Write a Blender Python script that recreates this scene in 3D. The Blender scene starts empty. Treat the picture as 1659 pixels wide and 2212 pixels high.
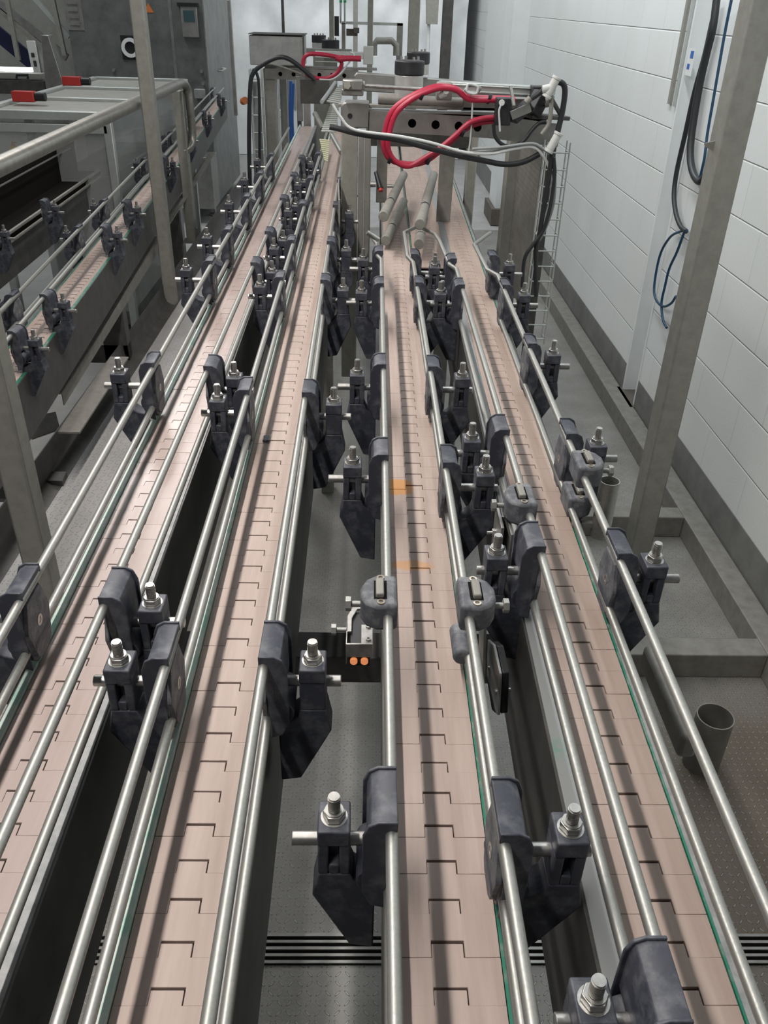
import bpy, bmesh, math, random
from mathutils import Vector, Matrix
random.seed(7)
scn = bpy.context.scene
col = scn.collection
PI = math.pi
# ---------------------------------------------------------------- camera
PPX, PPY, F = 829.5, 1106.0, 1780.0
CZ = 1.945
B = 1.28                                   # height of the chain top of the four main conveyors
def _axes():
    y = Vector((800.0-PPX, 2.0-PPY, F)).normalized()
    a = 745.0-PPX
    b = -(a*y[0]+F*y[2])/y[1]
    d = Vector((a, b, F)).normalized()
    x = y.cross(-d)
    return x, y, -d
AX, AY, AZ = _axes()
def ray(px, py):
    c = Vector((px-PPX, py-PPY, F))
    return Vector((AX.dot(c), AY.dot(c), AZ.dot(c)))
CAM = Vector((0, 0, CZ))
def at_z(px, py, z):
    r = ray(px, py); return CAM + r*((z-CZ)/r.z)
def at_y(px, py, y):
    r = ray(px, py); return CAM + r*(y/r.y)
def at_x(px, py, x):
    r = ray(px, py); return CAM + r*(x/r.x)
cd = bpy.data.cameras.new('camera'); cam = bpy.data.objects.new('camera', cd); col.objects.link(cam)
rx = Vector((AX[0], AY[0], AZ[0])); ry = -Vector((AX[1], AY[1], AZ[1])); rz = -Vector((AX[2], AY[2], AZ[2]))
cam.matrix_world = Matrix(((rx.x, ry.x, rz.x, 0), (rx.y, ry.y, rz.y, 0), (rx.z, ry.z, rz.z, CZ), (0, 0, 0, 1)))
cd.sensor_fit = 'HORIZONTAL'; cd.sensor_width = 36.0; cd.lens = F/1659.0*36.0
cd.clip_start = 0.02; cd.clip_end = 100
scn.camera = cam
# ---------------------------------------------------------------- light
w = bpy.data.worlds.new('world'); scn.world = w; w.use_nodes = True
w.node_tree.nodes['Background'].inputs[0].default_value = (0.80, 0.84, 0.90, 1)
w.node_tree.nodes['Background'].inputs[1].default_value = 0.06
scn.view_settings.view_transform = 'Standard'; scn.view_settings.look = 'None'
scn.view_settings.gamma = 1; scn.view_settings.use_curve_mapping = False
scn.view_settings.exposure = 0.0
def area(name, loc, sx, sy, power, colr=(1, 1, 1), target=None, rot=(0, 0, 0)):
    l = bpy.data.lights.new(name, 'AREA'); l.shape = 'RECTANGLE'; l.size = sx; l.size_y = sy
    l.energy = power; l.color = colr
    o = bpy.data.objects.new(name, l); o.location = loc; o.rotation_euler = rot; col.objects.link(o)
    if target is not None:
        o.rotation_euler = (Vector(target)-Vector(loc)).to_track_quat('-Z', 'Y').to_euler()
    return o
area('batten_lamp', (-0.47, 1.45, 2.62), 0.05, 3.5, 50, (1.0, 0.95, 0.90))
area('batten_lamp_far', (-1.06, 4.45, 2.75), 0.07, 2.2, 18, (1.0, 0.97, 0.95))
area('sheeting_fill', (-0.4, 9.6, 4.4), 3.4, 1.6, 120, (0.95, 0.98, 1.0), target=(-0.6, 12.8, 1.2))  # added fill, aimed at the far sheeting to brighten it
area('hall_lamp_side', (-2.6, 7.6, 4.4), 1.2, 1.2, 60, (0.95, 0.98, 1.0))
area('hall_lamp_mid', (-2.2, 5.0, 4.6), 0.5, 3.0, 16, (0.95, 0.98, 1.0))
wl_ = area('wall_fill', (0.55, 4.6, 3.6), 0.25, 7.0, 140, (0.93, 0.98, 1.0))  # added fill light that washes the block wall and spares the belts
wl_.rotation_euler = (0, -math.radians(66), 0)

# ---------------------------------------------------------------- materials
def mat(name, c, rough=0.5, metal=0.0, c2=None, nscale=8, ndetail=6, lo=.35, hi=.7, bump=0.0, bscale=60, emit=0, alpha=None, trans=0, stretch=None, rvar=0.0):
    m = bpy.data.materials.new(name); m.use_nodes = True
    nt = m.node_tree; N = nt.nodes; L = nt.links; p = N['Principled BSDF']
    p.inputs['Base Color'].default_value = (*c, 1); p.inputs['Roughness'].default_value = rough
    p.inputs['Metallic'].default_value = metal
    tc = N.new('ShaderNodeTexCoord'); src = tc.outputs['Object']
    if stretch:
        mp = N.new('ShaderNodeMapping'); mp.inputs['Scale'].default_value = stretch
        L.new(src, mp.inputs[0]); src = mp.outputs[0]
    if c2 is not None:
        n = N.new('ShaderNodeTexNoise'); n.inputs['Scale'].default_value = nscale; n.inputs['Detail'].default_value = ndetail
        n.inputs['Roughness'].default_value = 0.65
        L.new(src, n.inputs['Vector'])
        r = N.new('ShaderNodeMapRange'); r.inputs[1].default_value = lo; r.inputs[2].default_value = hi
        L.new(n.outputs[0], r.inputs[0])
        x = N.new('ShaderNodeMix'); x.data_type = 'RGBA'
        x.inputs[6].default_value = (*c, 1); x.inputs[7].default_value = (*c2, 1)
        L.new(r.outputs[0], x.inputs[0]); L.new(x.outputs[2], p.inputs['Base Color'])
        if rvar:
            q = N.new('ShaderNodeMapRange'); q.inputs[3].default_value = rough; q.inputs[4].default_value = rough+rvar
            L.new(r.outputs[0], q.inputs[0]); L.new(q.outputs[0], p.inputs['Roughness'])
    if bump:
        n = N.new('ShaderNodeTexNoise'); n.inputs['Scale'].default_value = bscale; n.inputs['Detail'].default_value = 4
        L.new(src, n.inputs['Vector'])
        b = N.new('ShaderNodeBump'); b.inputs['Strength'].default_value = bump; b.inputs['Distance'].default_value = 0.002
        L.new(n.outputs[0], b.inputs['Height']); L.new(b.outputs[0], p.inputs['Normal'])
    if emit:
        p.inputs['Emission Color'].default_value = (*c, 1); p.inputs['Emission Strength'].default_value = emit
    if trans: p.inputs['Transmission Weight'].default_value = trans
    if alpha is not None:
        p.inputs['Alpha'].default_value = alpha
    return m
M = {}
M['rail'] = mat('rail_steel', (.39, .38, .36), .44, .80, (.31, .335, .31), 240, 5, .4, .75, bump=.05, bscale=700, rvar=.12)
M['bright'] = mat('bright_steel', (.50, .49, .47), .36, .9, (.34, .335, .32), 90, 5, .4, .7)
M['steel'] = mat('brushed_steel', (.36, .36, .345), .42, .75, (.27, .265, .25), 14, 6, .4, .7, bump=.05, bscale=200)
M['frame'] = mat('frame_steel', (.12, .116, .11), .5, .5, (.07, .068, .065), 16, 6, .35, .7)
M['dusty'] = mat('dusty_steel', (.31, .30, .275), .62, .35, (.22, .21, .19), 22, 8, .35, .7, bump=.15, bscale=120)
M['post'] = mat('post_steel', (.31, .305, .27), .5, .2, (.26, .255, .225), 30, 5, .4, .65, bump=.05, bscale=300)
M['box'] = mat('galvanised_sheet', (.40, .41, .40), .45, .5, (.30, .31, .31), 9, 5, .4, .62)
M['plastic'] = mat('dark_plastic', (.040, .044, .060), .5, 0, (.13, .138, .155), 45, 8, .46, .74, bump=.2, bscale=160)
M['plastic_light'] = mat('grey_plastic', (.085, .09, .105), .6, 0, (.20, .205, .215), 60, 8, .44, .66, bump=.2, bscale=150)
M['black'] = mat('black_plastic', (.012, .012, .014), .45)
M['blackm'] = mat('black_band', (.012, .013, .016), .5, 0, (.028, .028, .032), 50)
M['void'] = mat('shade_black', (.012, .011, .010), .9)  # near-black that paints in the shade of gaps and openings
M['belt_a'] = mat('pink_chain', (.36, .285, .26), .24, 0, (.42, .345, .32), 1, stretch=(60, 4, 60), ndetail=6, lo=.3, hi=.7, bump=.06, bscale=120)
M['belt_b'] = mat('tan_chain', (.35, .268, .235), .62, 0, (.44, .352, .312), 1, stretch=(70, 5, 70), ndetail=6, lo=.3, hi=.7, bump=.06, bscale=120)
M['belt_c'] = mat('brown_chain', (.33, .245, .208), .62, 0, (.40, .318, .275), 1, stretch=(70, 5, 70), ndetail=6, lo=.3, hi=.7, bump=.06, bscale=120)
M['mint'] = mat('mint_strip', (.46, .54, .49), .5, 0, (.17, .42, .32), 22, 7, .48, .72)
M['green'] = mat('green_strip', (.02, .17, .11), .5, 0, (.20, .26, .22), 40, 7, .5, .68)
M['greystrip'] = mat('worn_strip', (.30, .30, .30), .55, .2, (.20, .21, .21), 50, 7, .42, .66)
M['patchy'] = mat('patchy_strip', (.25, .26, .26), .5, .1, (.10, .27, .20), 14, 7, .58, .75)
M['red'] = mat('red_hose', (.43, .020, .055), .38)
M['redbox'] = mat('red_switch', (.42, .03, .025), .45)
M['hose'] = mat('black_hose', (.022, .024, .027), .42)
M['ghose'] = mat('grey_hose', (.30, .32, .32), .45)
M['whiteh'] = mat('white_hose', (.62, .64, .64), .4)
M['drum'] = mat('drum_steel', (.56, .56, .54), .35, .45, (.44, .44, .42), 30)
M['handrail'] = mat('handrail_steel', (.36, .35, .32), .38, .85, (.24, .235, .21), 30, 6, .4, .7)
M['white'] = mat('white_plastic', (.62, .63, .60), .4)
M['blueh'] = mat('blue_hose', (.008, .05, .11), .4)
M['alu'] = mat('aluminium_profile', (.55, .58, .56), .4, .5, (.48, .51, .49), 20)
M['panel'] = mat('grey_panel', (.33, .33, .30), .65, .1, (.27, .27, .245), 12, 8)
M['cab'] = mat('cabinet_steel', (.20, .21, .20), .42, .45, (.11, .118, .115), 6, 8, .35, .7)
M['roller'] = mat('foam_roller', (.26, .25, .225), .75, 0, (.19, .185, .165), 40, 6)
M['concrete'] = mat('concrete', (.44, .44, .43), .8, 0, (.34, .34, .33), 5, 8, bump=.2, bscale=40)
M['white_wall'] = mat('painted_white', (.78, .80, .80), .5, 0, (.72, .74, .735), 5, 6)
M['sheet'] = mat('white_sheeting', (.88, .90, .90), .5, 0, (.74, .76, .77), 3, 4)
M['base'] = mat('wall_base_grey', (.22, .22, .21), .7, 0, (.15, .15, .145), 9, 8, bump=.2, bscale=60)
M['brown'] = mat('brown_block', (.14, .12, .10), .8, 0, (.09, .08, .07), 12, 8, bump=.3)
M['darkblue'] = mat('dark_blue_paint', (.010, .012, .065), .4)
M['orange'] = mat('amber_lens', (.85, .30, .12), .2, emit=.5)
M['orangep'] = mat('orange_part', (.55, .16, .04), .5)
M['yellow'] = mat('yellow_label', (.72, .48, .06), .5)
M['palemesh'] = mat('pale_mesh', (.60, .60, .42), .5)
M['blue'] = mat('blue_part', (.03, .12, .42), .5)
M['label'] = mat('white_label', (.70, .71, .70), .5)
M['brass'] = mat('brass_insert', (.52, .45, .36), .3, .9)
M['lcd'] = mat('grey_screen', (.05, .09, .10), .2)
M['lamp'] = mat('lit_strip', (.95, .98, 1.0), .4, emit=1.6)
M['greenled'] = mat('green_cap', (.02, .35, .15), .4)
M['pinkmat'] = mat('duct_fill', (.30, .29, .27), .8, 0, (.2, .2, .2), 60)
M['void'].node_tree.nodes['Principled BSDF'].inputs['Specular IOR Level'].default_value = .05
# clear guard panel
g = mat('clear_guard', (.85, .88, .86), .08); M['clear'] = g
nt = g.node_tree; p = nt.nodes['Principled BSDF']; p.inputs['Alpha'].default_value = .16
# block wall
def wall_material():
    m = bpy.data.materials.new('painted_blockwork'); m.use_nodes = True
    nt = m.node_tree; N = nt.nodes; L = nt.links; p = N['Principled BSDF']; p.inputs['Roughness'].default_value = .55
    tc = N.new('ShaderNodeTexCoord'); sp = N.new('ShaderNodeSeparateXYZ'); cb = N.new('ShaderNodeCombineXYZ')
    L.new(tc.outputs['Object'], sp.inputs[0]); L.new(sp.outputs['Y'], cb.inputs['X']); L.new(sp.outputs['Z'], cb.inputs['Y'])
    mp = N.new('ShaderNodeMapping'); mp.inputs['Location'].default_value = (0.11, -0.026, 0); L.new(cb.outputs[0], mp.inputs[0])
    br = N.new('ShaderNodeTexBrick'); br.inputs['Scale'].default_value = 1.0
    br.inputs['Brick Width'].default_value = .408; br.inputs['Row Height'].default_value = .2035
    br.inputs['Mortar Size'].default_value = .0035; br.inputs['Mortar Smooth'].default_value = .5; br.inputs['Bias'].default_value = -.3
    br.inputs['Color1'].default_value = (.74, .765, .75, 1); br.inputs['Color2'].default_value = (.77, .79, .775, 1)
    br.inputs['Mortar'].default_value = (.71, .73, .72, 1)
    L.new(mp.outputs[0], br.inputs['Vector'])
    n = N.new('ShaderNodeTexNoise'); n.inputs['Scale'].default_value = 1.4; n.inputs['Detail'].default_value = 8; L.new(tc.outputs['Object'], n.inputs[0])
    rr = N.new('ShaderNodeMapRange'); rr.inputs[1].default_value = .45; rr.inputs[2].default_value = .75; rr.inputs[4].default_value = .35
    L.new(n.outputs[0], rr.inputs[0])
    x = N.new('ShaderNodeMix'); x.data_type = 'RGBA'; x.inputs[7].default_value = (.64, .63, .58, 1)
    L.new(rr.outputs[0], x.inputs[0]); L.new(br.outputs[0], x.inputs[6]); L.new(x.outputs[2], p.inputs['Base Color'])
    def mm(op, a, b=None):
        q = N.new('ShaderNodeMath'); q.operation = op
        for i, v in enumerate((a, b)):
            if v is None: continue
            if isinstance(v, (int, float)): q.inputs[i].default_value = v
            else: L.new(v, q.inputs[i])
        return q.outputs[0]
    fz = mm('ABSOLUTE', mm('SUBTRACT', mm('FRACT', mm('DIVIDE', mm('SUBTRACT', sp.outputs['Z'], .026), .2035)), .5))
    line = N.new('ShaderNodeMapRange'); line.inputs[1].default_value = .478; line.inputs[2].default_value = .497; L.new(fz, line.inputs[0])
    inv = N.new('ShaderNodeMath'); inv.operation = 'SUBTRACT'; inv.inputs[0].default_value = 1; L.new(mm('ADD', mm('MULTIPLY', br.outputs['Fac'], .25), mm('MULTIPLY', line.outputs[0], .40)), inv.inputs[1])
    n2 = N.new('ShaderNodeTexNoise'); n2.inputs['Scale'].default_value = 90; L.new(tc.outputs['Object'], n2.inputs[0])
    ad = N.new('ShaderNodeMath'); ad.operation = 'MULTIPLY_ADD'; ad.inputs[1].default_value = .12; L.new(n2.outputs[0], ad.inputs[0]); L.new(inv.outputs[0], ad.inputs[2])
    b = N.new('ShaderNodeBump'); b.inputs['Strength'].default_value = 1.0; b.inputs['Distance'].default_value = .006
    L.new(ad.outputs[0], b.inputs['Height']); L.new(b.outputs[0], p.inputs['Normal'])
    return m
M['wall'] = wall_material()
def tread_material(name, c, c2, size=.031, metal=.5, rust=None):
    """steel plate with raised lozenges in two alternating directions"""
    m = bpy.data.materials.new(name); m.use_nodes = True
    nt = m.node_tree; N = nt.nodes; L = nt.links; p = N['Principled BSDF']; p.inputs['Roughness'].default_value = .48
    p.inputs['Metallic'].default_value = metal
    tc = N.new('ShaderNodeTexCoord'); sp = N.new('ShaderNodeSeparateXYZ'); L.new(tc.outputs['Object'], sp.inputs[0])
    def mth(op, a, b=None, c3=None):
        n = N.new('ShaderNodeMath'); n.operation = op
        for i, v in enumerate((a, b, c3)):
            if v is None: continue
            if isinstance(v, (int, float)): n.inputs[i].default_value = v
            else: L.new(v, n.inputs[i])
        return n.outputs[0]
    k = 1/size
    u = mth('MULTIPLY', mth('ADD', sp.outputs['X'], sp.outputs['Y']), k*.7071)
    v = mth('MULTIPLY', mth('SUBTRACT', sp.outputs['X'], sp.outputs['Y']), k*.7071)
    def loz(a, b, oa, ob):
        fa = mth('SUBTRACT', mth('FRACT', mth('ADD', a, oa)), .5); fb = mth('SUBTRACT', mth('FRACT', mth('ADD', b, ob)), .5)
        ea = mth('POWER', mth('ABSOLUTE', mth('DIVIDE', fa, .29)), 2); eb = mth('POWER', mth('ABSOLUTE', mth('DIVIDE', fb, .075)), 2)
        return mth('MAXIMUM', mth('SUBTRACT', 1, mth('ADD', ea, eb)), 0)
    h = mth('MINIMUM', mth('MULTIPLY', mth('MAXIMUM', loz(u, v, 0, 0), loz(v, u, .5, .5)), 2.5), 1)
    n = N.new('ShaderNodeTexNoise'); n.inputs['Scale'].default_value = 5; n.inputs['Detail'].default_value = 8; L.new(tc.outputs['Object'], n.inputs[0])
    r = N.new('ShaderNodeMapRange'); r.inputs[1].default_value = .36; r.inputs[2].default_value = .68; L.new(n.outputs[0], r.inputs[0])
    x = N.new('ShaderNodeMix'); x.data_type = 'RGBA'; x.inputs[6].default_value = (*c, 1); x.inputs[7].default_value = (*c2, 1)
    L.new(r.outputs[0], x.inputs[0]); out = x.outputs[2]
    if rust:
        cx, cy, rad = rust
        dx = mth('SUBTRACT', sp.outputs['X'], cx); dy = mth('SUBTRACT', sp.outputs['Y'], cy)
        d = mth('SQRT', mth('ADD', mth('MULTIPLY', dx, dx), mth('MULTIPLY', dy, dy)))
        d = mth('ADD', d, mth('MULTIPLY', n.outputs[0], .5))
        rr = N.new('ShaderNodeMapRange'); rr.inputs[1].default_value = rad+.2; rr.inputs[2].default_value = rad+.5; rr.inputs[3].default_value = .8; rr.inputs[4].default_value = 0
        L.new(d, rr.inputs[0])
        x2 = N.new('ShaderNodeMix'); x2.data_type = 'RGBA'; x2.inputs[7].default_value = (.13, .095, .062, 1)
        L.new(rr.outputs[0], x2.inputs[0]); L.new(out, x2.inputs[6]); out = x2.outputs[2]
    x3 = N.new('ShaderNodeMix'); x3.data_type = 'RGBA'; x3.inputs[7].default_value = (.62, .61, .59, 1)
    L.new(mth('MULTIPLY', h, .32), x3.inputs[0]); L.new(out, x3.inputs[6]); out = x3.outputs[2]
    L.new(out, p.inputs['Base Color'])
    b = N.new('ShaderNodeBump'); b.inputs['Strength'].default_value = 1.0; b.inputs['Distance'].default_value = .006
    n3 = N.new('ShaderNodeTexNoise'); n3.inputs['Scale'].default_value = 150; L.new(tc.outputs['Object'], n3.inputs[0])
    L.new(mth('ADD', h, mth('MULTIPLY', n3.outputs[0], .15)), b.inputs['Height']); L.new(b.outputs[0], p.inputs['Normal'])
    return m
M['tread'] = tread_material('tread_plate_floor', (.34, .33, .31), (.25, .24, .22), metal=.3, rust=(1.32, 1.40, .50))
M['tread_l'] = tread_material('tread_plate_walkway', (.46, .45, .445), (.37, .365, .36), metal=.15, size=.031)
# orange stains on the centre chain
def stain_material():
    m = M['belt_b'].copy(); m.name = 'stained_tan_chain'
    nt = m.node_tree; N = nt.nodes; L = nt.links; p = N['Principled BSDF']
    base = p.inputs['Base Color'].links[0].from_socket
    geo = N.new('ShaderNodeNewGeometry'); sp = N.new('ShaderNodeSeparateXYZ'); L.new(geo.outputs['Position'], sp.inputs[0])
    n = N.new('ShaderNodeTexNoise'); n.inputs['Scale'].default_value = 45; n.inputs['Detail'].default_value = 5; L.new(geo.outputs['Position'], n.inputs[0])
    def mth(op, a, b=None):
        q = N.new('ShaderNodeMath'); q.operation = op
        for i, v in enumerate((a, b)):
            if v is None: continue
            if isinstance(v, (int, float)): q.inputs[i].default_value = v
            else: L.new(v, q.inputs[i])
        return q.outputs[0]
    def blob(c, sx, sy, e):
        dx = mth('DIVIDE', mth('SUBTRACT', sp.outputs['X'], c.x), sx); dy = mth('DIVIDE', mth('SUBTRACT', sp.outputs['Y'], c.y), sy)
        d = mth('ADD', mth('POWER', mth('ABSOLUTE', dx), e), mth('POWER', mth('ABSOLUTE', dy), e))
        d = mth('ADD', d, mth('MULTIPLY', mth('SUBTRACT', n.outputs[0], .5), 1.6))
        r = N.new('ShaderNodeMapRange'); r.inputs[1].default_value = 1.15; r.inputs[2].default_value = .55; L.new(d, r.inputs[0]); return r.outputs[0]
    f = mth('MAXIMUM', mth('MULTIPLY', blob(at_z(858, 1052, B), .026, .026, 3), .95), mth('MULTIPLY', blob(at_z(885, 1222, B), .036, .013, 2), .6))
    x = N.new('ShaderNodeMix'); x.data_type = 'RGBA'; x.inputs[7].default_value = (.50, .24, .07, 1)
    L.new(f, x.inputs[0]); L.new(base, x.inputs[6]); L.new(x.outputs[2], p.inputs['Base Color'])
    return m
M['belt_s'] = stain_material()

# ---------------------------------------------------------------- mesh helpers
def V(*a): return Vector(a)
def link_mesh(name, bm, m, parent=None, bevel=0, smooth=True):
    me = bpy.data.meshes.new(name); bmesh.ops.recalc_face_normals(bm, faces=bm.faces[:]); bm.to_mesh(me); bm.free()
    ms = m if isinstance(m, (list, tuple)) else [m]
    for q in ms: me.materials.append(q)
    o = bpy.data.objects.new(name, me); col.objects.link(o)
    if parent is not None: o.parent = parent
    if smooth:
        for f in me.polygons: f.use_smooth = True
        me.set_sharp_from_angle(angle=math.radians(38))
    if bevel:
        b = o.modifiers.new('edge', 'BEVEL'); b.width = bevel; b.segments = 1 if name == 'chain' else 2; b.limit_method = 'ANGLE'; b.angle_limit = math.radians(40)
        b.harden_normals = False
    return o
def tag(o, label, cat, group=None, kind=None):
    if label: o['label'] = label
    if cat: o['category'] = cat
    if group: o['group'] = group
    if kind: o['kind'] = kind
    return o
def empty(name, loc=(0, 0, 0), label=None, cat=None, group=None):
    o = bpy.data.objects.new(name, None); o.empty_display_size = .05; o.location = loc; col.objects.link(o)
    return tag(o, label, cat, group)
def struct(o): o['kind'] = 'structure'; return o
def box(bm, x0, x1, y0, y1, z0, z1, mi=0):
    vs = [bm.verts.new((x, y, z)) for z in (z0, z1) for y in (y0, y1) for x in (x0, x1)]
    for f in ((0, 2, 3, 1), (4, 5, 7, 6), (0, 1, 5, 4), (2, 6, 7, 3), (0, 4, 6, 2), (1, 3, 7, 5)):
        bm.faces.new([vs[i] for i in f]).material_index = mi
    return vs
def bar(bm, a, b, w, h, up=(0, 0, 1), mi=0):
    a = Vector(a); b = Vector(b); d = (b-a).normalized(); up = Vector(up)
    s = d.cross(up)
    if s.length < 1e-4: s = d.cross(Vector((1, 0, 0)))
    s.normalize(); t = s.cross(d).normalized()
    vs = []
    for p in (a, b):
        for sx, sz in ((-1, -1), (1, -1), (1, 1), (-1, 1)): vs.append(bm.verts.new(p+s*(sx*w/2)+t*(sz*h/2)))
    for f in ((3, 2, 1, 0), (4, 5, 6, 7), (0, 1, 5, 4), (1, 2, 6, 5), (2, 3, 7, 6), (3, 0, 4, 7)):
        bm.faces.new([vs[i] for i in f]).material_index = mi
def cyl(bm, a, b, r, n=14, r2=None, caps=True, mi=0):
    a = Vector(a); b = Vector(b); d = (b-a).normalized(); s = d.orthogonal().normalized(); t = d.cross(s)
    r2 = r if r2 is None else r2
    A = []; Bv = []
    for i in range(n):
        c = math.cos(2*PI*i/n); q = math.sin(2*PI*i/n)
        A.append(bm.verts.new(a+s*(c*r)+t*(q*r))); Bv.append(bm.verts.new(b+s*(c*r2)+t*(q*r2)))
    for i in range(n):
        bm.faces.new((A[i], A[(i+1) % n], Bv[(i+1) % n], Bv[i])).material_index = mi
    if caps:
        bm.faces.new(A[::-1]).material_index = mi; bm.faces.new(Bv).material_index = mi
def ring(bm, c, axis, ro, ri, h, n=18, mi=0):
    c = Vector(c); d = Vector(axis).normalized(); s = d.orthogonal().normalized(); t = d.cross(s)
    L = []
    for r, z in ((ro, 0), (ro, h), (ri, h), (ri, 0)):
        L.append([bm.verts.new(c+d*z+s*(r*math.cos(2*PI*i/n))+t*(r*math.sin(2*PI*i/n))) for i in range(n)])
    for k in range(4):
        a, b = L[k], L[(k+1) % 4]
        for i in range(n): bm.faces.new((a[i], a[(i+1) % n], b[(i+1) % n], b[i])).material_index = mi
def smooth_path(pts, seg=8):
    pts = [Vector(p) for p in pts]
    if len(pts) < 3: return pts
    out = []
    P = [pts[0]*2-pts[1]]+pts+[pts[-1]*2-pts[-2]]
    for i in range(1, len(P)-2):
        p0, p1, p2, p3 = P[i-1:i+3]
        for k in range(seg):
            t = k/seg
            out.append(.5*((2*p1)+(p2-p0)*t+(2*p0-5*p1+4*p2-p3)*t*t+(3*p1-p0-3*p2+p3)*t**3))
    out.append(pts[-1]); return out
def tube(bm, pts, r, n=10, mi=0, smooth=0):
    pts = smooth_path(pts, smooth) if smooth else [Vector(p) for p in pts]
    k = len(pts); rings = []; s = None
    for i, p in enumerate(pts):
        d = (pts[min(i+1, k-1)]-pts[max(i-1, 0)]).normalized()
        s = d.orthogonal().normalized() if s is None else (s-d*s.dot(d)).normalized()
        t = d.cross(s)
        rings.append([bm.verts.new(p+s*(r*math.cos(2*PI*j/n))+t*(r*math.sin(2*PI*j/n))) for j in range(n)])
    for i in range(k-1):
        for j in range(n): bm.faces.new((rings[i][j], rings[i][(j+1) % n], rings[i+1][(j+1) % n], rings[i+1][j])).material_index = mi
    bm.faces.new(rings[0][::-1]).material_index = mi; bm.faces.new(rings[-1]).material_index = mi
def prism(bm, pts, o, u, v, n, depth, mi=0):
    """polygon pts (a,b) in the plane o+a*u+b*v, extruded by depth along n"""
    o, u, v, n = Vector(o), Vector(u), Vector(v), Vector(n)
    A = [bm.verts.new(o+u*a+v*b) for a, b in pts]; C = [bm.verts.new(o+u*a+v*b+n*depth) for a, b in pts]
    bm.faces.new(A[::-1]).material_index = mi; bm.faces.new(C).material_index = mi
    m = len(pts)
    for i in range(m): bm.faces.new((A[i], A[(i+1) % m], C[(i+1) % m], C[i])).material_index = mi
def NB(): return bmesh.new()
def one(name, fn, m, parent=None, bevel=0):
    bm = NB(); fn(bm); return link_mesh(name, bm, m, parent, bevel)
def hexagon(r): return [(r*math.cos(PI/3*i), r*math.sin(PI/3*i)) for i in range(6)]
def holed_strip(bm, o, u, v, n, L, H, thick, holes, r, seg=16):
    """flat strip L x H from corner o with round holes centred at distances `holes`"""
    o, u, v, n = Vector(o), Vector(u), Vector(v), Vector(n)
    cells = []; x = 0; half = H/2
    for h in holes:
        if h-half > x: cells.append((x, h-half, None))
        cells.append((h-half, h+half, h)); x = h+half
    if x < L: cells.append((x, L, None))
    for z in (0, thick):
        P = lambda a, b: bm.verts.new(o+u*a+v*b+n*z)
        for a, b, h in cells:
            if h is None:
                bm.faces.new([P(a, 0), P(b, 0), P(b, H), P(a, H)])
            else:
                for i in range(seg):
                    q = []
                    for j in (i, i+1):
                        an = 2*PI*j/seg; c, s = math.cos(an), math.sin(an); k = half/max(abs(c), abs(s))
                        q.append(((h+r*c, half+r*s), (h+k*c, half+k*s)))
                    bm.faces.new([P(*q[0][0]), P(*q[0][1]), P(*q[1][1]), P(*q[1][0])])
    for h in holes:
        c = o+u*h+v*half
        A = [bm.verts.new(c+u*(r*math.cos(2*PI*i/seg))+v*(r*math.sin(2*PI*i/seg))) for i in range(seg)]
        C = [bm.verts.new(p.co+n*thick) for p in A]
        for i in range(seg): bm.faces.new((A[i], A[(i+1) % seg], C[(i+1) % seg], C[i]))
    for a in (0, H):
        vs = [o+v*a, o+u*L+v*a, o+u*L+v*a+n*thick, o+v*a+n*thick]; bm.faces.new([bm.verts.new(q) for q in vs])
    for a in (0, L):
        vs = [o+u*a, o+u*a+v*H, o+u*a+v*H+n*thick, o+u*a+n*thick]; bm.faces.new([bm.verts.new(q) for q in vs])
def clone(root):
    """copy a thing with its parts and sub-parts"""
    r = root.copy(); col.objects.link(r)
    for c in root.children:
        d = c.copy(); col.objects.link(d); d.parent = r
        for s in c.children:
            e = s.copy(); col.objects.link(e); e.parent = d
    return r

# ================================================================ the room
WX = 1.475
def wall_b(bm):
    box(bm, WX, WX+.2, -1.5, 4.12, .245, 3.4); box(bm, WX, WX+.2, 4.36, 16.2, .245, 3.4)
struct(one('wall_right', wall_b, M['wall']))
def base_b(bm):
    box(bm, WX-.004, WX+.2, -1.5, 4.12, 0, .245); box(bm, WX-.004, WX+.2, 4.36, 16.2, 0, .245)
struct(one('baseboard_right', base_b, M['base']))
struct(one('floor', lambda bm: box(bm, -6, WX+.2, -1.5, 16.2, -.1, -.006), M['concrete']))
struct(one('floor_plate', lambda bm: box(bm, -.66, 1.40, -1.0, 8.6, -.006, 0), M['tread']))
# far wall of hanging white sheeting, gently wrinkled
def sheeting(bm):
    nx, nz = 90, 46; x0, x1, z0, z1 = -6, 1.32, 0.0, 3.6; G = []
    for j in range(nz+1):
        row = []
        for i in range(nx+1):
            x = x0+(x1-x0)*i/nx; z = z0+(z1-z0)*j/nz
            d = .035*math.sin(x*7+2*math.sin(z*3))+.03*math.sin(z*9+x*4+1.5*math.sin(x*5))+.02*math.sin(x*19-z*13)
            k = max(0, min(1, (z-1.25)*2)); row.append(bm.verts.new((x, 13.0+d*k, z)))
        G.append(row)
    for j in range(nz):
        for i in range(nx): bm.faces.new((G[j][i], G[j][i+1], G[j+1][i+1], G[j+1][i]))
struct(one('wall_back', sheeting, M['sheet']))
struct(one('wall_left', lambda bm: box(bm, -6.1, -6, -1.5, 16.2, 0, 3.6), M['white_wall']))
struct(one('wall_end', lambda bm: box(bm, -6, WX, 16.2, 16.3, 0, 3.6), M['white_wall']))
# painted steel column let into the wall
def column_b(bm):
    box(bm, WX-.004, WX+.16, 4.34, 4.362, .10, 3.4); box(bm, WX-.004, WX+.16, 4.118, 4.14, .10, 3.4)
    box(bm, WX+.15, WX+.165, 4.14, 4.34, .10, 3.4)
struct(one('wall_column', column_b, M['white_wall']))
struct(one('wall_column_foot', lambda bm: box(bm, WX-.03, WX+.16, 4.10, 4.38, 0, .10), M['brown']))
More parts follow.
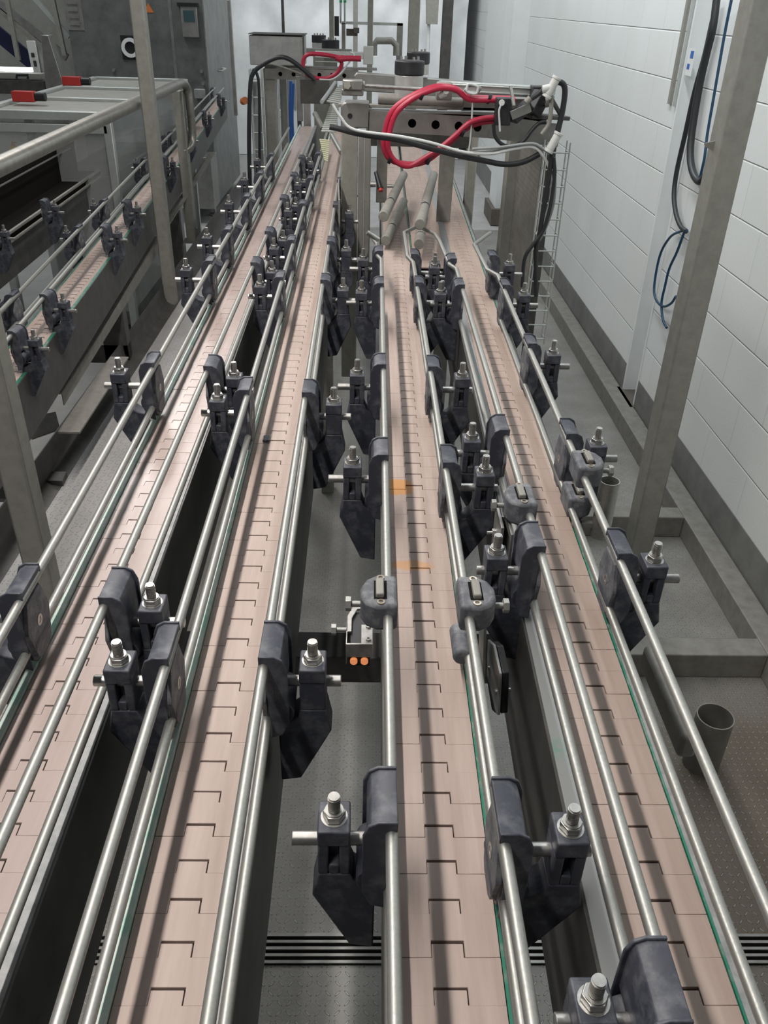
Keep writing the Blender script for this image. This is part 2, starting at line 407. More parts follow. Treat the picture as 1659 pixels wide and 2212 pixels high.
# pilaster further along the wall
struct(one('trim_1', lambda bm: box(bm, WX-.16, WX, 8.85, 9.35, .16, 3.4), M['white_wall']))
struct(one('trim_2', lambda bm: box(bm, WX-.20, WX, 8.80, 9.40, 0, .16), M['brown']))
# raised steel walkway with coved kick plate
WZ = .60
struct(one('floor_walkway', lambda bm: box(bm, -1.02, -.66, .3, 7.4, WZ-.02, WZ), M['tread_l']))
def kick(bm):
    prof = [(0.06, 0), (.03, .004), (.012, .016), (.003, .04), (0, .06), (0, .10), (-.004, .10), (-.004, -.03), (.06, -.03)]
    prism(bm, prof, (-1.025, .3, WZ), (1, 0, 0), (0, 0, 1), (0, 1, 0), 7.1)
struct(one('trim_3', kick, M['frame']))
# steel frame of box section lying on the floor beside the wall
fr = empty('floor_frame', (1.42, 2.2, 0), 'welded box section steel frame lying on the tread plate along the block wall', 'steel frame')
def part_w(name, fn, m, parent, bevel=0):
    """a part built in world coordinates under an empty that may be displaced"""
    bm = NB(); fn(bm)
    bmesh.ops.transform(bm, matrix=Matrix.Translation(-Vector(parent.location)), verts=bm.verts[:])
    return link_mesh(name, bm, m, parent, bevel)
part_w('long_beam', lambda bm: box(bm, 1.375, 1.465, .4, 8.4, 0, .10), M['dusty'], fr, .004)
part_w('cross_beam', lambda bm: box(bm, .55, 1.375, 2.09, 2.18, 0, .10), M['dusty'], fr, .004)
part_w('cross_beam', lambda bm: box(bm, .55, 1.375, 2.965, 3.05, 0, .10), M['dusty'], fr, .004)
# drain with slots across the floor
def drain(bm):
    box(bm, -.66, 1.40, 1.095, 1.170, .0005, .0015, 1)  # flat near-black sheet paints the shade between the drain bars
    for i in range(5):
        y = 1.097+i*.0165; box(bm, -.66, 1.40, y, y+.007, .0005, .007)
struct(one('floor_drain', drain, [M['steel'], M['void']]))
# open pipe stub
def pipe(bm):
    pc = at_z(1546, 1547, .20); ring(bm, (pc.x, pc.y, 0), (0, 0, 1), .053, .0495, .20, 36)
tag(one('pipe_stub', pipe, M['dusty']), 'open vertical steel pipe stub rising from the brown tread plate', 'pipe')

# ================================================================ conveyors
def chain(bm, y0, y1, cx, k, half=.0412, pitch=.0381, z=B, slots=((-.0131, .0131),), g=.0011, th=.004):
    n = int((y1-y0)/pitch)
    for i in range(n):
        y = y0+i*pitch
        yo = random.uniform(-.0002, .0002)
        def X(x, yy): return (cx+k*yy+x)
        a, b = y, y+pitch
        s = pitch*.34
        low = [(-half, a)]; up = [(-half, b)]
        for (s0, s1) in slots:
            low += [(s0-.0003, a), (s0-.0003, a+s+g), (s1+.0010, a+s+g), (s1+.0010, a)]
            up += [(s0, b), (s0, b+s-g), (s1, b+s-g), (s1, b)]
        low.append((half, a)); up.append((half, b))
        poly = low+up[::-1]
        dz = random.uniform(-.0002, .0002); tilt = random.uniform(-.010, .010); roll = random.uniform(-.004, .004)
        yc = y+pitch/2
        def zz(x, yy): return z+dz+(yy-yc)*tilt+x*roll
        A = [bm.verts.new((X(x, q), q+yo, zz(x, q))) for x, q in poly]
        C = [bm.verts.new((X(x, q), q+yo, z-th)) for x, q in poly]
        bm.faces.new(A)
        m = len(poly)
        for j in range(m): bm.faces.new((A[j], C[j], C[(j+1) % m], A[(j+1) % m]))
def skew_box(bm, xa, xb, y0, y1, z0, z1, cx, k, mi=0):
    vs = [bm.verts.new((cx+k*y+x, y, z)) for z in (z0, z1) for y in (y0, y1) for x in (xa, xb)]
    for f in ((0, 2, 3, 1), (4, 5, 7, 6), (0, 1, 5, 4), (2, 6, 7, 3), (0, 4, 6, 2), (1, 3, 7, 5)):
        bm.faces.new([vs[i] for i in f]).material_index = mi
def conveyor(label, cx, k, y0, y1, mbelt, left, right, half=.0412, z=B, deep=.19, slots=((-.0131, .0131),), frame='frame', pitch=.0381, ledge=0, gap=.0012):
    """left/right = (material, strip width, height above the chain)"""
    root = empty('conveyor', (cx+k*y0, y0, 0), label, 'conveyor')
    part_w('chain', lambda bm: chain(bm, y0, y1, cx, k, half, z=z, slots=slots, pitch=pitch, g=gap), mbelt, root, .00035)
    part_w('gap_shade_strip', lambda bm: skew_box(bm, -half+.003, half-.003, y0, y1, z-.03, z-.0075, cx, k), M['void'], root)  # near-black strip painting shade into the gaps between links
    for sgn, sp in ((-1, left), (1, right)):
        m, wd, hh = sp
        e = sgn*(half+.0008)
        part_w('wear_strip', lambda bm: skew_box(bm, min(e, e+sgn*wd), max(e, e+sgn*wd), y0, y1, z-.02, z+hh, cx, k), M[m], root)
        e2 = e+sgn*wd
        if ledge and sgn > 0:
            part_w('edge_ledge', lambda bm: skew_box(bm, e2, e2+ledge, y0, y1, z-.02, z-.001, cx, k), M['greystrip'], root); e2 += ledge
        def fr_(bm):
            skew_box(bm, min(e2, e2+sgn*.003), max(e2, e2+sgn*.003), y0, y1, z-deep, z-.001+hh*.5, cx, k)
            skew_box(bm, min(e2, e2-sgn*.02), max(e2, e2-sgn*.02), y0, y1, z-deep, z-deep+.004, cx, k)
        part_w('side_frame', fr_, M[frame], root)
    def cross(bm):
        y = y0+.35
        while y < y1:
            skew_box(bm, -half, half, y, y+.03, z-deep+.02, z-.05, cx, k); y += .6
    part_w('cross_tie', cross, M['frame'], root)
    for y in (3.3, 5.4):
        if y0 < y < y1 and z > 1.2:
            x = cx+k*y; part_w('leg', lambda bm, x=x, y=y: box(bm, x-.028, x+.028, y, y+.056, 0, z-deep+.02), M['dusty'], root)
    return root
YE = 5.6
conveyor('glossy pink chain conveyor beside the raised walkway, mint strip on its walkway edge', -.3265, -.009, .0, YE, M['belt_a'], ('mint', .0085, .004), ('greystrip', .014, .001))
conveyor('pink chain conveyor with bright mint edge strip beside the orange stained one', -.1465, -.006, .0, YE, M['belt_b'], ('mint', .0070, .007), ('greystrip', .009, .001), half=.0400)
conveyor('centre chain conveyor with two orange stains on its tan links', .0712, .0089, .0, YE, M['belt_s'], ('greystrip', .003, .0), ('green', .0028, -.001), half=.0432)
conveyor('brown chain conveyor nearest the white block wall, thin green strip on its wall edge', .2528, .020, .0, YE, M['belt_c'], ('patchy', .020, .001), ('green', .0020, .001), ledge=.008)
# short belt that runs between the centre and wall-side chains under the gantry
conveyor('short merging chain conveyor that starts under the padded rollers of the near gantry', .1620, .01445, 2.45, YE, M['belt_c'], ('frame', .0006, -.004), ('frame', .0006, -.004), half=.0570)

for c_, xs in ((bpy.data.objects['conveyor.002'], -1), (bpy.data.objects['conveyor.002'], 1)):
    for y in (.335, 1.6):
        cx_ = .0712+.0089*y+xs*.0475
        part_w('frame_bolt', lambda bm: cyl(bm, (cx_, y, B-.03), (cx_+xs*.014, y, B-.03), .005, 12), M['bright'], c_, .001)
# ---- guide rails (each tube lifts off by itself)
def xr(line, y): return line[0]+line[1]*y
RL = {'1L': (-.3615, -.0095), '1R': (-.2765, -.001), '2L': (-.1895, -.004), '2R': (-.0940, -.004),
      '3L': (.0235, .0065), '3R': (.1135, .002), '4L': (.2085, .007), '4R': (.2975, .011)}
NAMES = {'1': 'the glossy pink belt', '2': 'the mint edged belt', '3': 'the orange stained belt', '4': 'the belt nearest the block wall'}
SIDE = {'L': 'walkway side', 'R': 'wall side'}
ENDY = {'1L': 4.6, '1R': 4.6, '2L': 4.5, '2R': 4.6, '3L': 2.12, '3R': 2.1, '4L': 2.05, '4R': 2.0}
LOW = {'3R': (.1205, .003), '1L': (-.3700, -.0095), '2L': (-.1925, -.004)}
for key, ln0 in RL.items():
    for lev, dz, rr in (('upper', .105, .0053), ('lower', .031, .0052)):
        ln = LOW.get(key, ln0) if lev == 'lower' else ln0
        bm = NB(); ye = ENDY[key]
        pts = [(xr(ln, -.05), -.05, B+dz)]
        n = 9
        for i in range(1, n): 
            y = -.05+(ye+.05)*i/n; pts.append((xr(ln, y), y, B+dz+.0008*math.sin(i*2.3)))
        pts.append((xr(ln, ye), ye, B+dz))
        if key[0] in '34' and lev == 'upper':
            x, y = xr(ln, ye), ye
            if key == '3L': pts += [(x-.010, y+.04, B+dz), (x-.010, y+.16, B+dz), (x-.028, y+.26, B+dz)]
            elif key == '3R': pts += [(x-.012, y+.06, B+dz), (x-.012, y+.32, B+dz), (x+.04, y+.42, B+dz)]
            elif key == '4L': pts += [(x-.014, y+.04, B+dz), (x-.022, y+.28, B+dz), (x-.030, y+.36, B+dz), (x-.058, y+.42, B+dz)]
            else: pts += [(x-.020, y+.05, B+dz), (x-.026, y+.30, B+dz), (x+.035, y+.44, B+dz)]
        if key[0] in '34' and lev == 'lower': pts[-1] = (xr(ln, ye-.1), ye-.1, B+dz)
        tube(bm, pts, rr, 14)
        o = link_mesh('guide_rail', bm, M['rail'])
        tag(o, '%s round steel guide rail on the %s of %s' % (lev, SIDE[key[1]], NAMES[key[0]]), 'guide rail', 'round guide rails along the belts')

# ---- rail brackets
def bracket_proto(arm_u=.048, frame_u=.010, rod_end=.082, slot=True):
    """side=+1: outboard is +X. Origin on the rail line at chain height."""
    root = bpy.data.objects.new('rail_bracket', None); root.empty_display_size = .03; col.objects.link(root)
    t = .030; hw = .0135; a = arm_u; f = frame_u
    # moulded arm
    bm = NB()
    low = [(a-hw, .034), (a+hw, .034), (a+hw+.0055, .004), (f+.022, -.070), (f, -.074), (f, .013), (a-hw-.012, .017), (a-hw-.003, .024)]
    prism(bm, low, (0, -t/2, 0), (1, 0, 0), (0, 0, 1), (0, 1, 0), t)
    if slot:
        box(bm, a-hw, a-.0045, -t/2, t/2, .034, .072); box(bm, a+.0045, a+hw, -t/2, t/2, .034, .072)
        box(bm, a-.0045, a+.0045, -t/2+.012, t/2, .034, .072); box(bm, a-.0046, a+.0046, -t/2+.0002, t/2, .034, .046)
    else: box(bm, a-hw, a+hw, -t/2, t/2, .034, .072)
    box(bm, a-hw, a+hw, -t/2-.0012, t/2+.0012, .072, .090)
    link_mesh('arm', bm, M['plastic'], root, .0016)
    # rod that carries the clamp
    one('rod', lambda bm: cyl(bm, (.004, 0, .062), (rod_end, 0, .062), .0060, 16), M['bright'], root, .0008)
    def stud(bm):
        z = .088
        cyl(bm, (a, 0, z), (a, 0, z+.027), .0047, 16)
        for i in range(9): ring(bm, (a, 0, z+.0115+i*.0016), (0, 0, 1), .0053, .0042, .0008, 16)
    st = one('stud', stud, M['bright'], root)
    one('nut', lambda bm: prism(bm, hexagon(.0098), (a, 0, .0905), (1, 0, 0), (0, 1, 0), (0, 0, 1), .0068), M['bright'], root, .0008)
    def wash(bm):
        ring(bm, (a, 0, .0888), (0, 0, 1), .0112, .004, .0016, 24)
        ring(bm, (a, 0, .0973), (0, 0, 1), .0078, .005, .0014, 22)
    one('washer', wash, M['bright'], root)
    # clamp that holds the two rails
    bm = NB()
    body = [(-.027, .112), (.027, .112), (.030, .070), (.024, .020), (.014, .010), (-.014, .010), (-.024, .020), (-.030, .070)]
    prism(bm, body, (.0015, 0, 0), (0, 1, 0), (0, 0, 1), (1, 0, 0), .0085)
    cap = [(-.0045, .110), (-.0045, .1165), (.010, .1165), (.017, .112), (.020, .102), (.020, .060), (.0165, .060), (.0165, .100), (.014, .107), (.008, .1105)]
    prism(bm, cap, (0, -.027, 0), (1, 0, 0), (0, 0, 1), (0, 1, 0), .054)
    endc = [(-.0045, .108), (-.0045, .1185), (.011, .1185), (.019, .114), (.0235, .102), (.0235, .030), (.016, .012), (.004, .008), (.004, .095)]
    for y in (-.029, .026): prism(bm, endc, (0, y, 0), (1, 0, 0), (0, 0, 1), (0, 1, 0), .003)
    link_mesh('rail_clamp', bm, M['plastic'], root, .0009)
    bm = NB()
    cyl(bm, (.012, -.024, .038), (.012, .024, .038), .0165, 22)
    boss = link_mesh('clamp_boss', bm, M['plastic'], root, .001)
    bm = NB()
    hexp = [(-.020, .096), (.020, .096), (.033, .062), (.020, .022), (.012, .016), (-.012, .016), (-.020, .022), (-.033, .062)]
    prism(bm, hexp, (-.0035, 0, 0), (0, 1, 0), (0, 0, 1), (1, 0, 0), .005)
    fp = link_mesh('face_plate', bm, M['plastic_light'], root, .0006)
    bm = NB(); ring(bm, (-.0040, 0, .060), (1, 0, 0), .0070, .0036, .0014, 20); cyl(bm, (-.0036, 0, .060), (-.0030, 0, .060), .003, 12)
    link_mesh('clamp_screw', bm, M['bright'], fp)
    return root
protos = {}
def mirror_proto(p):
    r = p.copy(); col.objects.link(r)
    for c in p.children:
        d = c.copy(); d.data = c.data.copy(); d.data.transform(Matrix.Scale(-1, 4, (1, 0, 0))); d.data.flip_normals(); col.objects.link(d); d.parent = r
        for s in c.children:
            e = s.copy(); e.data = s.data.copy(); e.data.transform(Matrix.Scale(-1, 4, (1, 0, 0))); e.data.flip_normals(); col.objects.link(e); e.parent = d
    return r
ORD = ['first', 'second', 'third', 'fourth', 'fifth', 'sixth', 'seventh', 'eighth', 'ninth']
BR = {'1L': [.735, 1.395, 2.06, 2.385, 2.84, 3.26, 3.7], '1R': [.73, 1.385, 2.055, 2.375, 2.83, 3.25, 3.65],
      '2L': [.635, 1.285, 1.935, 2.283, 2.75, 3.19, 3.75], '2R': [.638, 1.28, 1.92, 2.28, 2.74, 3.16],
      '3L': [.448, 1.065, 1.408, 1.903, 2.19], '3R': [.438, 1.045, 1.402, 1.915, 2.165],
      '4L': [.300, .838, 1.152, 1.905, 2.13], '4R': [.825, 1.142, 1.527, 1.910, 2.17]}
PAR = {'1L': (.066, .026, .096), '1R': (.044, .024, .077), '2L': (.053, .010, .083), '2R': (.047, .010, .076), '3L': (.047, -.006, .083), '3R': (.060, .012, .081), '4L': (.049, -.004, .072), '4R': (.052, .008, .088)}
first = {}
for key, ys in BR.items():
    sgn = -1 if key[1] == 'L' else 1
    a, f, e = PAR[key]
    if key == '3L': f = .012
    if key == '4L': f = .004
    pr = bracket_proto(a, f, e, slot=(key not in ('2R',)))
    if sgn < 0:
        q = mirror_proto(pr)
        for c in list(pr.children):
            for s in list(c.children): bpy.data.objects.remove(s)
            bpy.data.objects.remove(c)
        bpy.data.objects.remove(pr); q.name = 'rail_bracket'; pr = q
    for i, y in enumerate(ys):
        o = pr if i == 0 else clone(pr)
        if i == 0: first[key] = pr
        o.location = (xr(RL[key], y), y, B)
        tag(o, '%s dark rail bracket from the camera, %s of %s' % (ORD[i], SIDE[key[1]], NAMES[key[0]]), 'rail bracket', 'rail brackets along the belts')

# ---- domed grey sensor clamps, photo-eye and reflector
def sensor_clamp(name, loc, sgn, label, yaw=0.0):
    root = empty(name, loc, label, 'sensor clamp', 'domed sensor clamps on the guide rails'); root.rotation_euler = (0, 0, yaw)
    bm = NB()
    pl = [(-.010, -.028), (-.010, .028), (.012, .029), (.024, .020), (.030, .006), (.030, -.010), (.024, -.022), (.012, -.029)]
    pl = [(sgn*a, b) for a, b in pl]
    prism(bm, pl, (0, 0, -.020), (1, 0, 0), (0, 1, 0), (0, 0, 1), .034)
    link_mesh('body', bm, M['plastic_light'], root, .0042)
    one('slot_shade_pad', lambda b: box(b, *sorted((sgn*.0015, sgn*.0155)), -.016, .016, .0125, .0146), M['void'], root)  # slightly proud near-black pad, painted shade in place of a cut slot
    one('slot_insert', lambda b: box(b, *sorted((sgn*.0045, sgn*.0135)), -.0145, .0145, .0125, .0200), M['dusty'], root, .0015)
    for y in (-.0215, .0215):
        one('screw_insert', lambda b, y=y: (ring(b, (sgn*.008, y, .0138), (0, 0, 1), .0044, .0024, .0014, 16)), M['brass'], root)
    def bolt(b):
        cyl(b, (sgn*.027, -.002, -.004), (sgn*.040, -.002, -.004), .0036, 12)
        prism(b, hexagon(.0082), (sgn*.040, -.002, -.004), (0, 1, 0), (0, 0, 1), (sgn, 0, 0), .0062)
    one('hex_bolt', bolt, M['rail'], root, .0004)
    return root
Y3 = at_z(808, 1285, B+.115).y
sensor_clamp('sensor_clamp', (xr(RL['3L'], Y3), Y3, B+.108), -1, 'grey domed clamp with hex bolt just above the photo eye with two amber lenses')
Y3b = at_z(1036, 1288, B+.115).y
sensor_clamp('sensor_clamp', (xr(RL['3R'], Y3b), Y3b, B+.108), 1, 'grey domed clamp with hex bolt just above the square reflector')
Y4 = at_z(1118, 1075, B+.115).y
sensor_clamp('sensor_clamp', (xr(RL['4L'], Y4), Y4, B+.108), -1, 'dark domed clamp on the walkway side rail of the belt nearest the wall')
Y5 = at_z(1272, 1000, B+.115).y
sensor_clamp('sensor_clamp', (xr(RL['4R'], Y5), Y5, B+.108), 1, 'grey domed clamp high on the wall-side rail, in front of the open can')
Y6 = at_z(1243, 1070, B+.04).y
sensor_clamp('sensor_clamp', (xr(RL['4R'], Y6)+.004, Y6, B+.036), 1, 'grey clamp on the lower wall-side rail under the domed clamp')
# photo eye
pe = empty('photo_eye', (xr(RL['3L'], .78)-.028, .735, B+.05), 'black photo eye on a steel bracket with two amber lenses beside the centre belt', 'sensor')
def pe_br(bm):
    pts = [(-.018, -.012), (-.018, .010), (-.010, .028), (.010, .030), (.010, .024), (-.006, .022), (-.012, .008), (-.012, -.012)]
    pts = [(a, b*1.2) for a, b in pts]
    prism(bm, pts, (0, 0, .006), (1, 0, 0), (0, 1, 0), (0, 0, 1), .003)
    box(bm, -.018, -.0165, -.034, .012, -.022, .009); box(bm, -.018, .012, -.036, -.034, -.010, .009); box(bm, -.001, .012, -.034, -.002, .006, .009)
one('mounting_bracket', pe_br, M['bright'], pe, .0004)
one('housing', lambda bm: box(bm, -.014, .010, -.034, .026, -.026, .005), M['black'], pe, .002)
for x in (-.009, .003): one('lens', lambda bm, x=x: (cyl(bm, (x, -.034, -.016), (x, -.0375, -.016), .0042, 14)), M['orange'], pe)
for y in (-.028, -.006): one('screw', lambda bm, y=y: ring(bm, (.007, y, .009), (0, 0, 1), .0032, .0015, .002, 12), M['bright'], pe)
def hexb(bm):
    cyl(bm, (-.018, .004, -.004), (-.030, .004, -.004), .003, 12); prism(bm, hexagon(.0066), (-.030, .004, -.004), (0, 1, 0), (0, 0, 1), (-1, 0, 0), .0055)
one('hex_bolt', hexb, M['rail'], pe)
# reflector
rf = empty('reflector', (xr(RL['3R'], .70)+.040, .705, B+.006), 'square clear reflector plate with backing plate hung beside the centre belt', 'reflector'); rf.rotation_euler = (0, math.radians(-4), math.radians(5))
one('reflector_plate', lambda bm: prism(bm, [(-.030, -.030), (.0, -.052), (.032, -.030), (.032, .030), (.004, .046), (-.030, .034)], (-.003, 0, 0), (0, 1, 0), (0, 0, 1), (1, 0, 0), .003), M['box'], rf, .0008)
one('backing_plate', lambda bm: prism(bm, [(-.028, -.030), (.0, -.050), (.030, -.028), (.030, .028), (.004, .044), (-.028, .032)], (.001, 0, 0), (0, 1, 0), (0, 0, 1), (1, 0, 0), .008), M['black'], rf, .001)
def rscr(bm):
    for y in (-.020, .018): cyl(bm, (-.005, y, -.002), (.013, y, -.002), .0026, 10)
one('screw', rscr, M['bright'], rf)
one('hanger', lambda bm: box(bm, -.014, -.011, .004, .030, -.02, .080), M['steel'], rf)
gc = empty('rail_grip', (xr(RL['3R'], .70), .735, B+.031), 'rounded dark plastic grip on the lower rail beside the square reflector', 'rail grip')
one('grip_body', lambda bm: cyl(bm, (0, -.026, 0), (0, .026, 0), .0105, 18), M['plastic_light'], gc, .003)
# sensor mount plates hanging from the clamp on the fourth conveyor
sm = empty('sensor_mount', (xr(RL['4L'], .92)-.020, .915, B+.03), 'small bolted steel sensor mount hanging below the dark domed clamp', 'sensor mount')
def smb(bm):
    box(bm, -.004, 0, -.03, .03, -.02, .055); box(bm, -.016, -.012, -.022, .035, -.015, .06); box(bm, -.012, 0, .02, .024, -.01, .05)
one('mount_plate', smb, M['steel'], sm, .0006)
for y, z in ((-.02, .02), (.012, .03), (-.022, -.008)): one('hex_bolt', lambda bm, y=y, z=z: (prism(bm, hexagon(.0055), (-.016, y, z), (0, 1, 0), (0, 0, 1), (-1, 0, 0), .005), cyl(bm, (-.016, y, z), (-.028, y, z), .0025, 8)), M['bright'], sm)
one('lower_grip', lambda bm: cyl(bm, (.02, -.045, .0), (.02, -.005, .0), .014, 18), M['plastic_light'], sm, .004)
can = empty('metal_can', (xr(RL['4R'], Y5)+.050, Y5+.012, B+.020), 'open topped metal can standing behind the wall-side domed clamp', 'can')
def canb(bm): ring(bm, (0, 0, -.035), (0, 0, 1), .0145, .0132, .095, 26); cyl(bm, (0, 0, -.035), (0, 0, -.033), .0138, 20)
one('can_body', canb, M['rail'], can)
one('can_bracket', lambda bm: box(bm, -.045, -.013, -.004, .004, -.02, -.012), M['steel'], can)
tag(one('chip', lambda bm: box(bm, at_z(576, 950, B).x-.006, at_z(576, 950, B).x+.006, at_z(576, 950, B).y-.010, at_z(576, 950, B).y+.010, B+.001, B+.004), M['plastic_light']), 'small dark chip of plastic lying on the mint edged conveyor', 'debris')

# cross beams carrying the conveyors
def cbeam(x0, x1, y, z, label):
    return tag(one('cross_beam', lambda bm: box(bm, x0, x1, y, y+.07, z-.06, z), M['frame'], None, .003), label, 'beam')
cbeam(-.62, .44, 1.10, .96, 'dark steel beam crossing under the belts, nearest the camera')
cbeam(-.62, .46, 3.25, 1.06, 'dark steel beam crossing under the belts near the gantry post')
cb = empty('support_post', (-.045, 2.95, 0), 'short leaning steel plate bracket under the first gantry post', 'bracket')
sa, sb = at_z(1392, 1392, .95), at_z(1478, 1640, .95)
tag(one('support_beam', lambda bm: box(bm, sa.x-.002, sa.x+.030, .93, sa.y, .90, .95), M['dusty'], None, .008), 'dusty steel support beam running below the wall side of the belt nearest the block wall', 'beam')
# ---- two tall structural posts near the camera
def tall_post(x0, x1, y0, y1, z0, label, m='post'):
    root = empty('steel_post', ((x0+x1)/2, (y0+y1)/2, z0), label, 'post')
    part_w('shaft', lambda bm: box(bm, x0, x1, y0, y1, z0, 3.4), M[m], root, .006)
    part_w('base_plate', lambda bm: box(bm, x0-.03, x1+.03, y0-.03, y1+.03, z0, z0+.008), M[m], root, .002)
    return root
tp = tall_post(1.070, 1.152, 2.70, 2.80, 0, 'thick grey square post in front of the white block wall')
part_w('lug', lambda bm: prism(bm, [(0, 0), (-.03, .012), (-.034, .022), (0, .03)], (1.072, 2.75, 1.575), (1, 0, 0), (0, 0, 1), (0, 1, 0), .004), M['post'], tp)
tall_post(-.805, -.745, 1.60, 1.66, WZ, 'dark grey square post at the edge of the raised walkway beside the glossy belt')
tall_post(-1.030, -.970, 4.15, 4.21, WZ-.02, 'slim grey post that carries the handrail midway along the walkway')
# handrail with closed end and its end post
hr = empty('handrail', (-1.055, 2.1, 1.52), 'round stainless handrail sloping away beside the guarded machine', 'handrail')
def hrail(bm):
    tube(bm, [(-1.02, 1.6, 1.525), (-1.055, 3.4, 1.522), (-1.085, 5.25, 1.515)], .027, 18)
part_w('rail_tube', hrail, M['handrail'], hr)
def hloop(bm):
    tube(bm, [(-1.085, 5.25, 1.515), (-1.085, 5.38, 1.512), (-1.075, 5.47, 1.48), (-1.07, 5.48, 1.40), (-1.07, 5.48, 1.22), (-1.085, 5.45, 1.16), (-1.12, 5.44, 1.14)], .0235, 14, smooth=5)
part_w('return_bend', hloop, M['handrail'], hr)
part_w('end_post', lambda bm: box(bm, -1.155, -1.095, 5.42, 5.48, WZ, 1.47), M['post'], hr, .005)
part_w('foot_plate', lambda bm: box(bm, -1.18, -1.06, 5.39, 5.51, WZ, WZ+.008), M['post'], hr, .002)

# ================================================================ near gantry
GY = 3.0
gn = empty('near_gantry', (.25, GY, .6), 'near gantry of grey steel posts and a drilled beam over the centre belts', 'gantry')
part_w('post', lambda bm: box(bm, -.092, -.036, GY, GY+.06, .70, 1.600), M['post'], gn, .004)
part_w('post', lambda bm: box(bm, .528, .596, GY+.35, GY+.42, 0, 1.575), M['post'], gn, .004)
part_w('post', lambda bm: box(bm, .425, .468, GY+.80, GY+.85, 0, 1.50), M['post'], gn, .004)
part_w('end_cap', lambda bm: prism(bm, [(-.092, 1.585), (-.092, 1.650), (-.080, 1.662), (.0, 1.662), (.0, 1.585)], (0, GY-.006, 0), (1, 0, 0), (0, 0, 1), (0, 1, 0), .09), M['steel'], gn, .004)
part_w('cap_bolt', lambda bm: cyl(bm, (-.062, GY-.010, 1.622), (-.062, GY-.004, 1.622), .008, 12), M['black'], gn)
part_w('drilled_beam', lambda bm: holed_strip(bm, (.002, GY-.004, 1.577), (1, 0, -.03), (0, 0, 1), (0, 1, 0), .40, .062, .004, [.065, .142, .220, .297, .36], .0138), M['steel'], gn)
part_w('beam_flange', lambda bm: (box(bm, -.002, .59, GY, GY+.07, 1.634, 1.638), bar(bm, (.40, GY-.002, 1.600), (.64, GY-.002, 1.578), .004, .070)), M['steel'], gn)
part_w('hole_shade_sheet', lambda bm: box(bm, .0, .60, GY+.05, GY+.054, 1.57, 1.634), M['void'], gn)  # near-black sheet paints the shade seen through the drilled holes
part_w('cross_slat', lambda bm: (box(bm, -.10, .50, GY+.02, GY+.05, 1.645, 1.655), cyl(bm, (.03, GY+.03, 1.672), (.31, GY+.03, 1.665), .016, 16), box(bm, .31, .56, GY+.02, GY+.06, 1.645, 1.683)), M['dusty'], gn, .002)
part_w('rear_beam', lambda bm: prism(bm, [(-.05, 1.62), (-.065, 1.635), (-.065, 1.675), (-.05, 1.69), (.46, 1.665), (.485, 1.65), (.485, 1.60)], (0, 3.9, 0), (1, 0, 0), (0, 0, 1), (0, 1, 0), .05), M['steel'], gn, .004)
# hanging mount plates
part_w('mount_plate', lambda bm: prism(bm, [(.246, 1.52), (.246, 1.26), (.256, 1.245), (.285, 1.245), (.295, 1.26), (.30, 1.52)], (0, GY+.05, 0), (1, 0, 0), (0, 0, 1), (0, 1, 0), .006), M['dusty'], gn, .002)
part_w('mount_plate', lambda bm: box(bm, .03, .068, GY+.10, GY+.106, 1.33, 1.54), M['dusty'], gn, .002)
part_w('back_panel', lambda bm: box(bm, .0, .38, GY+.30, GY+.31, 1.49, 1.575), M['frame'], gn)
# perforated guards
def perf(bm, x0, x1, y0, y1, z0, z1):
    """sheet in a plane x~const seen obliquely, built as slats"""
    n = int((z1-z0)/.018)
    for i in range(n):
        z = z0+i*.018; bar(bm, (x0, y0, z), (x1, y1, z+.022), .0035, .0165)
    bar(bm, (x0, y0, z0), (x0, y0, z1), .01, .006); bar(bm, (x1, y1, z0), (x1, y1, z1), .01, .006)
part_w('perforated_guard', lambda bm: perf(bm, -.088, -.100, GY-.32, GY-.02, 1.02, 1.42), M['dusty'], gn)
part_w('perforated_guard', lambda bm: perf(bm, .585, .565, GY-.02, GY+.45, .90, 1.55), M['dusty'], gn)
part_w('tread_guard', lambda bm: box(bm, -.034, .008, GY+.0, GY+.006, 1.16, 1.56), M['tread'], gn, .002)
part_w('clamp_block', lambda bm: (box(bm, -.03, .0, GY-.05, GY-.004, 1.10, 1.18), cyl(bm, (-.015, GY-.054, 1.13), (-.015, GY-.05, 1.13), .006, 12)), M['steel'], gn, .002)
# padded rollers
def roller(a, b, label, r=.0155):
    root = empty('padded_roller', a, label, 'roller', 'padded rollers under the near gantry')
    A = Vector(a); Bq = Vector(b); d = Bq-A
    part_w('sleeve', lambda bm: cyl(bm, A+d*.30, Bq, r, 20), M['roller'], root, .002)
    part_w('sleeve', lambda bm: cyl(bm, A, A+d*.27, r, 20), M['roller'], root, .002)
    part_w('ring_gap', lambda bm: cyl(bm, A+d*.27, A+d*.30, r*.92, 18), M['black'], root)
    return root
roller(at_z(828, 468, B+.12), at_z(872, 378, B+.10), 'upper grey padded roller tube beside the drilled tread guard')
roller(at_z(833, 520, B+.03), at_z(872, 435, B+.03), 'lower grey padded roller tube hanging over the centre belt seam')
roller(at_z(907, 485, B+.13), at_z(937, 378, B+.10), 'upper grey padded roller tube next to the hanging mount plate')
roller(at_z(905, 528, B+.05), at_z(914, 470, B+.06), 'short lower padded roller below the wall-side roller')
kb = empty('clamping_lever', at_y(818, 385, 2.9), 'black clamping lever with a red end beside the tread guard', 'lever')
part_w('lever_arm', lambda bm: cyl(bm, at_y(812, 372, 2.9), at_y(822, 408, 2.86), .007, 12, .010), M['black'], kb, .001)
part_w('lever_tip', lambda bm: cyl(bm, at_y(822, 408, 2.86), at_y(822.5, 413, 2.855), .008, 12), M['redbox'], kb)
